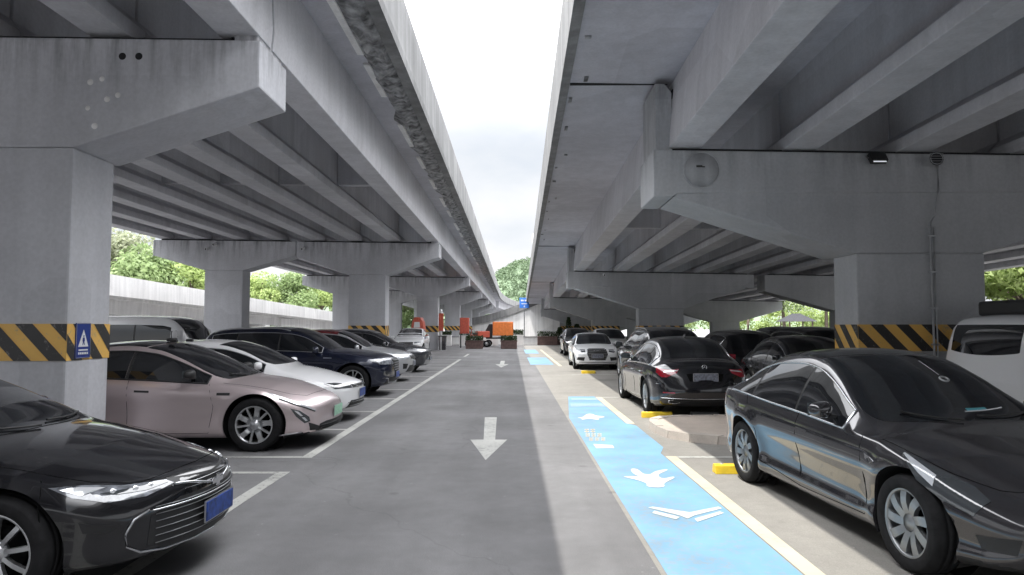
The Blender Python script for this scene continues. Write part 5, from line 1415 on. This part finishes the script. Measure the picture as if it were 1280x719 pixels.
# ---------------------------------------------------------------- far end
def planter(x0, x1, y, h, hh, label, mat='planter', seed=1, d=.7):
    o = empty('planter', ((x0 + x1) / 2, y, 0)); tag(o, label, 'planter', 'hedge planters closing the far end of the aisle')
    w = x1 - x0; b = MB(); b.box((0, d / 2, h / 2), (w, d, h), 0, .03); b.box((0, d / 2, h - .04), (w + .06, d + .06, .07), 0, .015); b.build('box', [mat], o)
    rnd = random.Random(seed); b = MB()
    for k in range(900):
        p = Vector((rnd.uniform(-w / 2, w / 2), rnd.uniform(0, d), h + rnd.uniform(-.02, hh) * (1 - .25 * rnd.random())))
        s = rnd.uniform(.03, .07); a = Vector((rnd.gauss(0, 1), rnd.gauss(0, 1), rnd.gauss(0, 1))).normalized(); u = a.orthogonal().normalized() * s; v_ = a.cross(u).normalized() * s * .7
        b.add([p - u, p + v_, p + u, p - v_], [(0, 1, 2, 3)], 0)
    b.build('hedge', ['leaf_dark'], o)
planter(-3.5, -2.2, 52, .62, .42, 'brown planter box with clipped hedge, left of the aisle centre', seed=1)
planter(-.85, .38, 52, .62, .42, 'brown planter box with clipped hedge, in the middle at the end of the aisle', seed=2)
planter(2.3, 4.1, 62, .8, .5, 'wider brown planter with hedge, right of the blue lane end', seed=3)
planter(-4.6, -1.2, 60, .9, .4, 'long low hedge trough on the pale wall behind the left planter', 'ramp', seed=4)
planter(-.1, 1.0, 60.5, .95, .5, 'short hedge trough behind the middle planter', 'ramp', seed=5)
planter(-6.6, -5.3, 60, .95, .35, 'hedge trough beside the farther striped column', 'ramp', seed=6)
o = empty('low_wall', (-2.5, 64, 0)); tag(o, 'low pale kerb wall across the far end of the aisle', 'wall')
b = MB(); b.box((0, 0, .35), (13, .4, .7), 0, .03); b.build('wall_body', ['ramp'], o); b = MB(); b.box((0, 0, .73), (13.1, .5, .07), 0, .015); b.build('coping', ['fascia'], o)
# bin, pole, red cabinet
o = empty('waste_bin', (-4.95, 49.2, 0)); tag(o, 'dark grey waste bin standing by the third striped column', 'waste bin')
b = MB(); b.prism([(-.24, 0.02), (.24, 0.02), (.28, .95), (-.28, .95)], -.25, .25, 'y', 0, .03); b.build('body', ['grey_paint'], o); b = MB(); b.box((0, 0, 1.0), (.62, .58, .08), 0, .03); b.build('lid', ['blackplastic'], o)
o = empty('striped_post', (-5.05, 49.0, 0)); tag(o, 'tall white and red painted post beside the third striped column', 'post')
b = MB(); b.lathe([(0, 0), (.09, 0), (.09, 2.9), (0, 2.92)], 16, 'z'); b.build('pole', ['whitepaint'], o)
b = MB(); b.box((.02, -.12, 2.0), (.34, .08, 1.25), 0, .02); b.build('red_board', ['redpaint'], o)
o = empty('red_cabinet', (-3.75, 54.5, 0)); tag(o, 'tall orange red cabinet on dark legs at the far end of the left row', 'cabinet')
b = MB(); b.box((0, 0, 1.75), (.72, .5, 1.25), 0, .03); b.build('box', ['redpaint'], o)
b = MB(); b.box((0, -.26, 1.75), (.60, .02, 1.1), 0, .01); b.build('door', ['redpaint'], o)
b = MB(); [b.box((sx_ * .3, sy_ * .2, .57), (.07, .07, 1.12), 0, .01) for sx_ in (-1, 1) for sy_ in (-1, 1)]; b.build('stand', ['blackplastic'], o)
def wheel3(root, x, y, r, w=.12, nm='wheel', axis='x'):
    o = empty(nm, (x, y, r)); o.parent = root
    b = MB(); b.lathe([(r * .6, -w / 2), (r * .9, -w / 2), (r, -w / 4), (r, w / 4), (r * .9, w / 2), (r * .6, w / 2)], 24, axis); b.build('tyre', ['rubber'], o)
    b = MB(); b.lathe([(0, -w * .3), (r * .62, -w * .35), (r * .62, w * .35), (0, w * .3)], 24, axis); b.build('rim', ['steel'], o)
# orange cargo tricycle seen side on
o = empty('cargo_tricycle', (-.95, 57.5, 0), 0); tag(o, 'bright orange ribbed cargo box tricycle parked behind the planters', 'cargo tricycle')
b = MB(); b.box((.2, 0, 1.5), (1.7, 1.1, 1.15), 0, .06); b.build('cargo_box', ['orangepaint'], o)
b = MB()
for k in range(7): b.box((-.55 + .25 * k, -.57, 1.5), (.05, .04, 1.0), 0, .01)
b.build('rib', ['orangepaint'], o)
b = MB(); b.prism([(-1.25, .75), (-.68, .75), (-.68, 1.9), (-.95, 1.9), (-1.25, 1.35)], -.42, .42, 'y', 0, .04); b.build('cab', ['blackplastic'], o)
b = MB(); b.box((-.1, 0, .72), (2.2, .8, .12), 0, .02); b.build('chassis', ['blackplastic'], o)
wheel3(o, .7, -.5, .3, axis='y'); wheel3(o, .7, .5, .3, axis='y'); wheel3(o, -1.0, 0, .3, axis='y')
# red motor tricycle
o = empty('motor_tricycle', (-2.7, 56.5, 0), R(20)); tag(o, 'dark red motor tricycle between the red cabinet and the left planter', 'motor tricycle')
b = MB(); b.box((.3, 0, 1.05), (1.0, .8, .5), 0, .05); b.build('cargo_box', ['redpaint'], o)
b = MB(); b.tube([(-.2, 0, .9), (-.5, 0, 1.0), (-.8, 0, .85), (-.9, 0, .35)], .06, 8); b.tube([(-.72, 0, .9), (-.62, 0, 1.45)], .035, 8); b.tube([(-.62, -.35, 1.45), (-.62, .35, 1.45)], .025, 8); b.build('frame', ['redpaint'], o)
b = MB(); b.box((-.3, 0, 1.08), (.5, .3, .12), 0, .05); b.build('saddle', ['blackplastic'], o)
wheel3(o, .5, -.45, .27, axis='y'); wheel3(o, .5, .45, .27, axis='y'); wheel3(o, -.92, 0, .28, axis='y')
# tall red maintenance cart with canopy and window behind small car
o = empty('sweeper_cart', (-6.05, 44.6, 0), 0); tag(o, 'red cab of a small street sweeper with white window, behind the silver covered car', 'sweeper cart')
o.scale = (.66, .75, .94)
b = MB(); b.prism([(-.65, .5), (.65, .5), (.65, 1.5), (.5, 2.15), (.3, 2.42), (-.3, 2.42), (-.5, 2.15), (-.65, 1.5)], -.8, .8, 'y', 0, .06, True); b.build('cab', ['redpaint'], o)
b = MB(); b.prism([(-.34, 1.72), (.28, 1.72), (.22, 2.1), (-.28, 2.1)], -.83, -.79, 'y', 0, .01); b.build('front_window', ['whitepaint'], o)
b = MB(); b.box((-.58, -.5, 1.8), (.06, .3, .5), 0, .02); b.build('side_window', ['glass'], o)
b = MB(); b.box((0, .9, .9), (1.2, 1.6, .9), 0, .06); b.build('hopper', ['redpaint'], o)
wheel3(o, -.55, -.4, .28); wheel3(o, .55, -.4, .28); wheel3(o, -.55, 1.3, .28); wheel3(o, .55, 1.3, .28)
# potted shrubs at right end
def shrub(x, y, h, r, label, seed, mat='leaf_dark'):
    o = empty('potted_shrub', (x, y, 0)); tag(o, label, 'potted shrub', 'dark potted shrubs at the far right end')
    b = MB(); b.lathe([(0, 0), (.22, 0), (.3, .4), (.26, .4), (.24, .34), (0, .34)], 18, 'z'); b.build('pot', ['planter'], o)
    b = MB(); b.tube([(0, 0, .3), (0.02, 0, h * .6)], .03, 6); b.build('stem', ['bark'], o)
    rnd = random.Random(seed); b = MB()
    for k in range(700):
        z = rnd.random() ** .7; rr = r * (1 - .75 * z) * math.sqrt(rnd.random()) * 1.1; g = rnd.random() * 2 * PI
        p = Vector((rr * math.cos(g), rr * math.sin(g), .4 + z * (h - .4))); s = rnd.uniform(.05, .1)
        a = Vector((rnd.gauss(0, 1), rnd.gauss(0, 1), rnd.gauss(0, 1))).normalized(); u = a.orthogonal().normalized() * s; v_ = a.cross(u).normalized() * s * .6
        b.add([p - u, p + v_, p + u, p - v_], [(0, 1, 2, 3)], 0)
    b.build('crown', [mat], o)
shrub(5.1, 62, 2.5, .5, 'tall narrow dark shrub in a pot, right of the wide planter', 1)
shrub(4.35, 63, 1.6, .5, 'short round dark shrub in a pot beside the wide planter', 2)
shrub(6.0, 64, 1.9, .7, 'bushy dark shrub in a pot, farthest right before the white hatchback', 3)
# curved lit ramp wall at the end
o = empty('ramp_wall', (0, 0, 0)); tag(o, 'pale retaining wall of a ramp rising at the end of the aisle', 'ramp wall')
def rwall(x): return 1.9 + 2.6 * max(0, (x + 6) / 9.0) ** 1.4
vs = []; fs = []; n = 24
for i in range(n + 1):
    x = -6 + 12 * i / n; y = 92 - .03 * (x + 6) ** 2 * 1.2; z = rwall(x)
    vs += [(x, y, 0), (x, y, z), (x, y + .4, z), (x, y + .4, 0)]
for i in range(n): a = i * 4; fs += [(a, a + 4, a + 5, a + 1), (a + 1, a + 5, a + 6, a + 2), (a + 2, a + 6, a + 7, a + 3)]
b = MB(); b.add(vs, fs, 0); b.build('wall_body', ['ramp'], o)
vs = [(x, y - .15 if k % 4 in (0, 1) else y, z) for k, (x, y, z) in enumerate(vs)]
vs2 = []
for i in range(n + 1):
    x = -6 + 12 * i / n; y = 92 - .036 * (x + 6) ** 2; z = rwall(x)
    vs2 += [(x, y - .25, z - .1), (x, y - .25, z + .85), (x, y - .02, z + .85), (x, y - .02, z - .1)]
fs2 = []
for i in range(n): a = i * 4; fs2 += [(a, a + 4, a + 5, a + 1), (a + 1, a + 5, a + 6, a + 2), (a + 2, a + 6, a + 7, a + 3), (a + 3, a + 7, a + 4, a)]
b = MB(); b.add(vs2, fs2, 0); b.build('parapet', ['fascia'], o)
# blue road sign far away
o = empty('road_sign', (1.5, 84, 0)); tag(o, 'blue road sign with white lettering seen between the decks at the far end', 'road sign')
b = MB(); b.box((0, 0, 4.55), (1.15, .06, 1.25), 0, .03); b.build('panel', ['farblue'], o)
b = MB(); b.box((-.25, -.035, 4.85), (.35, .01, .18)); b.box((.2, -.035, 4.85), (.3, .01, .18)); b.box((0, -.035, 4.45), (.7, .01, .1)); b.prism([(-.1, 4.05), (.1, 4.05), (0, 4.3)], -.04, -.03, 'y'); b.build('lettering', ['whitepaint'], o)
b = MB(); b.lathe([(.07, 0), (.06, 5.2)], 12, 'z', 0, (.0, .1, 0)); b.build('pole', ['steel'], o)
# far tower
o = empty('tower_block', (11.2, 300, 0)); tag(o, 'pale hazy tower block peeping past the edge of the right viaduct', 'building')
b = MB(); b.box((0, 0, 21), (4.5, 5, 42), 0); b.box((0, 0, 43), (2.5, 3, 2), 0); b.build('wall', ['haze_bldg'], o)
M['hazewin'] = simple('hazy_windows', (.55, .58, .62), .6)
b = MB()
for k in range(13): b.box((0, -2.52, 3 + 3 * k), (3.4, .06, 1.2))
b.build('window', ['hazewin'], o)

# ---------------------------------------------------------------- vegetation
def leaf_cloud(b, centers, n, size, rnd, flat=.6):
    for k in range(n):
        c, r = centers[rnd.randrange(len(centers))]
        v = Vector((rnd.gauss(0, 1), rnd.gauss(0, 1), rnd.gauss(0, 1))).normalized() * (r * (.55 + .5 * rnd.random() ** .6)); v.z *= .8
        p = c + v; s = size * rnd.uniform(.6, 1.4)
        a = (v.normalized() + Vector((rnd.gauss(0, .7), rnd.gauss(0, .7), rnd.gauss(0, .7) + .3))).normalized(); u = a.orthogonal().normalized(); g = rnd.random() * PI
        w = a.cross(u); u2 = u * math.cos(g) + w * math.sin(g); w2 = a.cross(u2)
        b.add([p - u2 * s, p + w2 * s * .55, p + u2 * s, p - w2 * s * .55], [(0, 1, 2, 3)], 0)
def tree(x, y, h, r, mat, n, size, seed, label, group, lean=0):
    rnd = random.Random(seed); o = empty('tree', (x, y, 0)); tag(o, label, 'tree', group)
    b = MB(); hb = h * .38; tip = Vector((lean * h * .3, 0, h * .8))
    b.tube([(0, 0, -.1), (lean * h * .05, .03, hb * .5), (lean * h * .14, 0, hb), tuple(tip)], [h * .028, h * .022, h * .018, h * .005], 8)
    cs = []
    for k in range(11):
        g = rnd.random() * 2 * PI; t = rnd.uniform(.0, 1); z0 = hb + (h * .75 - hb) * t * .7; rr = r * rnd.uniform(.45, .85) * (1 - .45 * t)
        e = Vector((rr * math.cos(g) + lean * h * .2, rr * math.sin(g), z0 + rnd.uniform(.05, .22) * h)); st_ = Vector((lean * h * .14, 0, z0 * .85))
        b.tube([st_, st_.lerp(e, .5) + Vector((0, 0, .04 * h)), e], [h * .010, h * .007, h * .003], 5)
        cs.append((e, r * rnd.uniform(.28, .45)))
    cs.append((tip, r * .4)); b.build('trunk', ['bark'], o)
    b = MB(); leaf_cloud(b, cs, n, size, rnd); b.build('crown', [mat], o)
G1 = 'trees behind the pale ramp on the left'
lt = [(-36, 62, 11.5, 4.6, 'leaf_pale'), (-32.5, 60, 9.5, 4.2, 'leaf_mid'), (-29.5, 63, 8.6, 4.0, 'leaf_bright'), (-41, 66, 12, 5, 'leaf_pale'), (-37, 88, 8.8, 4.4, 'leaf_bright'), (-33, 90, 9.4, 4.6, 'leaf_bright'), (-29, 92, 9.4, 4.6, 'leaf_mid'), (-26, 94, 8.4, 4.2, 'leaf_bright'), (-22.5, 97, 7.8, 4.0, 'leaf_mid'), (-18, 108, 7.4, 4.2, 'leaf_mid'), (-15.0, 112, 8, 4, 'leaf_pale'), (-30, 34, 9.5, 4, 'leaf_mid')]
lw = ['tall pale grey green tree at far left above the ramp', 'mid green tree just right of the pale one above the ramp', 'bright yellow green tree left of the outer pier', 'tallest pale tree at the very left, behind others', 'bright round tree just right of the outer pier column', 'bright tree in the middle of the gap right of the outer pier', 'darker green tree under the second cap gap', 'bright tree near the right end of the ramp gap', 'small mid green tree at the right end of the ramp', 'mid green tree seen between the second and third striped columns', 'pale small tree beside the second striped column', 'green tree behind the nearest left column']
for k, (x, y, h, r, m) in enumerate(lt): tree(x, y, h, r, m, 5200, .20, 20 + k, lw[k], G1, lean=.1 * ((k % 3) - 1))
G2 = 'trees beyond the right viaduct'
rt = [(24.5, 104, 9, 4.5, 'leaf_bright'), (29, 100, 9, 4.5, 'leaf_bright'), (33.5, 98, 10, 4.5, 'leaf_bright'), (38, 96, 11, 5, 'leaf_mid'), (42, 92, 11, 5, 'leaf_mid'), (47, 90, 11, 5, 'leaf_bright'), (27.5, 37, 9, 3.8, 'leaf_pale'), (31, 42, 9, 4.2, 'leaf_bright'), (34, 39, 9.5, 4.2, 'leaf_pale'), (52, 88, 10, 5, 'leaf_mid'), (24.8, 33, 6.5, 3.0, 'leaf_bright'), (29.5, 33.5, 7.5, 3.2, 'leaf_pale')]
rw_ = ['bright tree seen low between right piers, leftmost', 'yellow green tree in the left gap under the right viaduct', 'vivid yellow green tree in the second gap under the right viaduct', 'mid green tree left of the little pavilion', 'mid green tree right behind the little pavilion', 'bright tree at the right end of the pavilion gap', 'pale leaning tree at the right edge beyond the near pier', 'bright green tree right of the near right pier', 'pale tree at the extreme right edge', 'tree hidden mostly by the near right pier', 'low bright tree touching the right side of the near right pier', 'small pale tree over the white van roof']
for k, (x, y, h, r, m) in enumerate(rt): tree(x, y, h, r, m, 4200, .20, 60 + k, rw_[k], G2, lean=.15 * ((k % 3) - 1))
# bushes under the right trees: hedge stuff
b = MB(); rnd = random.Random(77); cs = [(Vector((20 + 2.2 * k, 108 - .5 * k + rnd.uniform(-2, 2), rnd.uniform(.6, 5.5))), rnd.uniform(1.4, 2.6)) for k in list(range(18)) * 2]
leaf_cloud(b, cs, 30000, .17, rnd); o = b.build('undergrowth', ['leaf_bright']); tag(o, 'bright green undergrowth filling the ground below the trees on the right', None, None, 'stuff')
b = MB(); cs = [(Vector((23.5 + 1.3 * k, 31 + 1.1 * k + rnd.uniform(-1, 1), rnd.uniform(.4, 2.6))), rnd.uniform(1.0, 1.8)) for k in range(22)]
leaf_cloud(b, cs, 16000, .12, rnd); o = b.build('shrubbery', ['leaf_bright']); tag(o, 'bright shrubbery filling the gap right of the near right pier', None, None, 'stuff')
b = MB(); cs = [(Vector((-44 + 2.4 * k, 70 + 2.0 * k + rnd.uniform(-2, 2), rnd.uniform(.6, 3.2))), rnd.uniform(1.6, 2.6)) for k in range(14)]
leaf_cloud(b, cs, 12000, .2, rnd); o = b.build('undergrowth', ['leaf_mid']); tag(o, 'green undergrowth behind the pale ramp on the left', None, None, 'stuff')
# pavilion
o = empty('pavilion', (35.5, 86, 0)); tag(o, 'small grey roofed open pavilion among trees beyond the right viaduct', 'pavilion')
b = MB(); vs = [(-1.9, -1.9, 2.3), (1.9, -1.9, 2.3), (1.9, 1.9, 2.3), (-1.9, 1.9, 2.3), (-.5, 0, 3.3), (.5, 0, 3.3)]
b.add(vs, [(0, 1, 5, 4), (1, 2, 5), (2, 3, 4, 5), (3, 0, 4), (0, 3, 2, 1)], 0); b.build('roof', ['tiles'], o)
for sx_ in (-1, 1):
    for sy_ in (-1, 1): b = MB(); b.lathe([(.09, 0), (.09, 2.32)], 10, 'z', 0, (sx_ * 1.4, sy_ * 1.4, 0)); b.build('post', ['planter'], o)
b = MB(); b.box((0, 0, .25), (3.4, 3.4, .5), 0, .03); b.build('base', ['ramp'], o)
# hill
n = 60; vs = []; fs = []
for i in range(n + 1):
    for j in range(13):
        x = -330 + 680 * i / n; t = j / 12.; y = 400 + 160 * t
        hgt = 46 * math.exp(-((x - 15) / 150) ** 2) + 9 * math.sin(x * .03) + 5 * math.sin(x * .071 + 1)
        vs.append((x, y, max(0, hgt) * math.sin(t * PI / 2) - 1))
for i in range(n):
    for j in range(12): a = i * 13 + j; fs.append((a, a + 13, a + 14, a + 1))
b = MB(); b.add(vs, fs, 0, True); o = b.build('hill', ['hill']); tag(o, kind='structure')
b = MB(); rnd = random.Random(5); cs = []
for k in range(1100):
    x = 15 + rnd.uniform(-95, 70); t = rnd.random(); y = 400 + 160 * t
    hgt = 46 * math.exp(-((x - 15) / 150) ** 2) + 9 * math.sin(x * .03) + 5 * math.sin(x * .071 + 1)
    cs.append((Vector((x, y, hgt * math.sin(t * PI / 2) + 1)), rnd.uniform(1.8, 3.6)))
leaf_cloud(b, cs, 45000, .7, rnd); o = b.build('hillside_wood', ['leaf_haze']); tag(o, 'hazy green wood covering the distant hill', None, None, 'stuff')
# ---------------------------------------------------------------- the parked cars
GL = 'cars parked nose out in the left bays'; GR = 'cars parked on the right side'
def lab(r, label, cat='car', group=None): tag(r, label, cat, group)
r = car_black_sedan((-4.60, 5.05), 0); lab(r, 'glossy black sedan with long headlights and chrome grille line, in the near left corner', group=GL)
r = car_pink((-5.00, 10.35), 0); lab(r, 'dusty pink metallic electric sedan with blade wheels parked behind the near left column', group=GL)
r = car_white_sedan((-5.12, 12.9), 0); lab(r, 'white sedan parked just beyond the pink sedan, only bonnet and roof showing', group=GL)
r = car_navy_suv((-5.40, 17.5), 0); lab(r, 'large dark navy sport utility vehicle with chrome grille bars in the left row', group=GL)
r = car_silver_cross((-5.35, 21.9), 0); lab(r, 'silver crossover with a red roof, between the navy and the dark grey one', group=GL)
r = car_grey_cross((-5.35, 26.3), 0); lab(r, 'dark grey crossover beside the second striped column, last of the left row', group=GL)
r, c = car_generic((-10.75, 19.5), 0, 'van_paint', VAN2); lab(r, 'white van with a long side window, parked behind the pink sedan roof', 'van')
# small white car under silver sunshade
r, c = car_generic((-6.0, 41.2), R(-90), 'white_paint2', CROSS, chrome='satin'); lab(r, 'small white car with a silver sunshade over its windscreen')
c.screen(.95, 2.3, .1, .08, 3.15, mat='silvercover', name='sunshade')
# right side
r = car_model_c((3.52, 6.42), R(-86)); lab(r, 'dark grey electric sedan with chrome window arch, in the near right corner', group=GR)
r = car_black_limo((3.50, 14.90), R(90.5)); lab(r, 'black luxury sedan seen from behind, red tail light and wheel stops', group=GR)
r = car_white_hatch((3.35, 28.9), R(-91)); lab(r, 'white hatchback facing the camera with a large black grille', group=GR)
r, c = car_generic((4.50, 21.4), R(90), 'black_paint2', SUV, rails=True); lab(r, 'black sport utility vehicle whose roof shows above the black luxury sedan', group=GR)
r, c = car_generic((6.50, 15.1), R(-90), 'grey_paint', SEDAN_M); lab(r, 'dark grey sedan with chrome window arch behind the near dark grey electric sedan', group=GR)
r, c = car_generic((6.45, 20.4), R(90), 'black_paint', CROSS); lab(r, 'black crossover seen from behind between the black sedan and the chrome arched sedan', group=GR)
r, c = car_generic((8.6, 20.6), R(90), 'black_paint2', SUV); lab(r, 'tall black sport utility vehicle left of the near right striped column', group=GR)
r, c = car_generic((10.4, 27.2), R(90), 'navy_paint', SUV); lab(r, 'dark blue sport utility vehicle farthest back, seen below the pavilion gap', group=GR)
r, c = car_generic((5.0, 35.8), R(-90), 'white_paint', CROSS); lab(r, 'white crossover farther back, just right of the white hatchback', group=GR)
r, c = car_generic((3.9, 41.5), R(-90), 'black_paint', CROSS); lab(r, 'black crossover parked behind the white hatchback', group=GR)
r, c = car_generic((8.78, 9.45), R(0), 'van_paint', VAN3); lab(r, 'white van side on at the right edge, in front of the near right pier', 'van')
b = MB(); b.box((-1.2, .1, 1.955), (1.5, 1.1, .22), 0, .05); b.box((-1.2, -.35, 1.87), (1.4, .05, .06), 0); b.box((-1.2, .5, 1.87), (1.4, .05, .06), 0); b.build('roof_box', ['blackplastic'], r)

# ---------------------------------------------------------------- light, sky, camera
SUN_EL, SUN_AZ = 0, 0
to_sun = Vector((-.305, -.10, 1.0)).normalized()
sd = bpy.data.lights.new('sun', 'SUN'); so = bpy.data.objects.new('sun', sd); COL.objects.link(so)
sd.energy = 5.0; sd.angle = R(.5); sd.color = (1, .965, .90)
so.rotation_euler = to_sun.to_track_quat('Z', 'Y').to_euler()
w = bpy.data.worlds.new('World'); scene.world = w; w.use_nodes = True; nt = w.node_tree
bg = nt.nodes['Background']; L = nt.links.new
sky = nt.nodes.new('ShaderNodeTexSky'); sky.sky_type = 'NISHITA'; sky.sun_disc = False
sky.sun_elevation = math.asin(to_sun.z); sky.sun_rotation = math.atan2(to_sun.x, to_sun.y); sky.air_density = 1.2; sky.dust_density = 2.0
tc = nt.nodes.new('ShaderNodeTexCoord')
mp = nt.nodes.new('ShaderNodeMapping'); mp.inputs['Scale'].default_value = (1, 1, 2.2); L(tc.outputs['Generated'], mp.inputs['Vector'])
n1 = nt.nodes.new('ShaderNodeTexNoise'); n1.inputs['Scale'].default_value = 3.0; n1.inputs['Detail'].default_value = 7; L(mp.outputs[0], n1.inputs['Vector'])
n1.noise_dimensions = '4D'; n1.inputs['W'].default_value = 2.0
rp = ramp_node(nt, [(.34, (5.0, 5.45, 6.1)), (.46, (6.0, 6.25, 6.6)), (.60, (7.2, 7.2, 7.3))]); L(n1.outputs['Fac'], rp.inputs[0])
sz = nt.nodes.new('ShaderNodeSeparateXYZ'); L(tc.outputs['Generated'], sz.inputs[0])     # overcast sky: much brighter overhead than near the horizon
hz = nt.nodes.new('ShaderNodeMapRange'); hz.interpolation_type = 'SMOOTHSTEP'; hz.inputs['From Min'].default_value = .24; hz.inputs['From Max'].default_value = .80; L(sz.outputs[2], hz.inputs['Value'])
mz = nt.nodes.new('ShaderNodeMix'); mz.data_type = 'RGBA'; L(hz.outputs[0], mz.inputs[0]); L(rp.outputs[0], mz.inputs[6]); mz.inputs[7].default_value = (48, 48.5, 50, 1)
mx = nt.nodes.new('ShaderNodeMix'); mx.data_type = 'RGBA'; mx.inputs[0].default_value = .94; L(sky.outputs[0], mx.inputs[6]); L(mz.outputs[2], mx.inputs[7])
L(mx.outputs[2], bg.inputs[0]); bg.inputs['Strength'].default_value = .15
cam = bpy.data.cameras.new('camera'); co = bpy.data.objects.new('camera', cam); COL.objects.link(co)
cam.sensor_width = 36; cam.lens = 860 / 1280 * 36; cam.clip_end = 3000; cam.clip_start = .05
co.location = (0, 0, 1.7); co.rotation_euler = (R(90) + TH, 0, 0)
scene.camera = co
scene.render.engine = 'CYCLES'
scene.view_settings.view_transform = 'Standard'; scene.view_settings.look = 'None'; scene.view_settings.exposure = 0
scene.cycles.use_denoising = True
scene.cycles.max_bounces = 8; scene.cycles.diffuse_bounces = 4; scene.cycles.glossy_bounces = 4
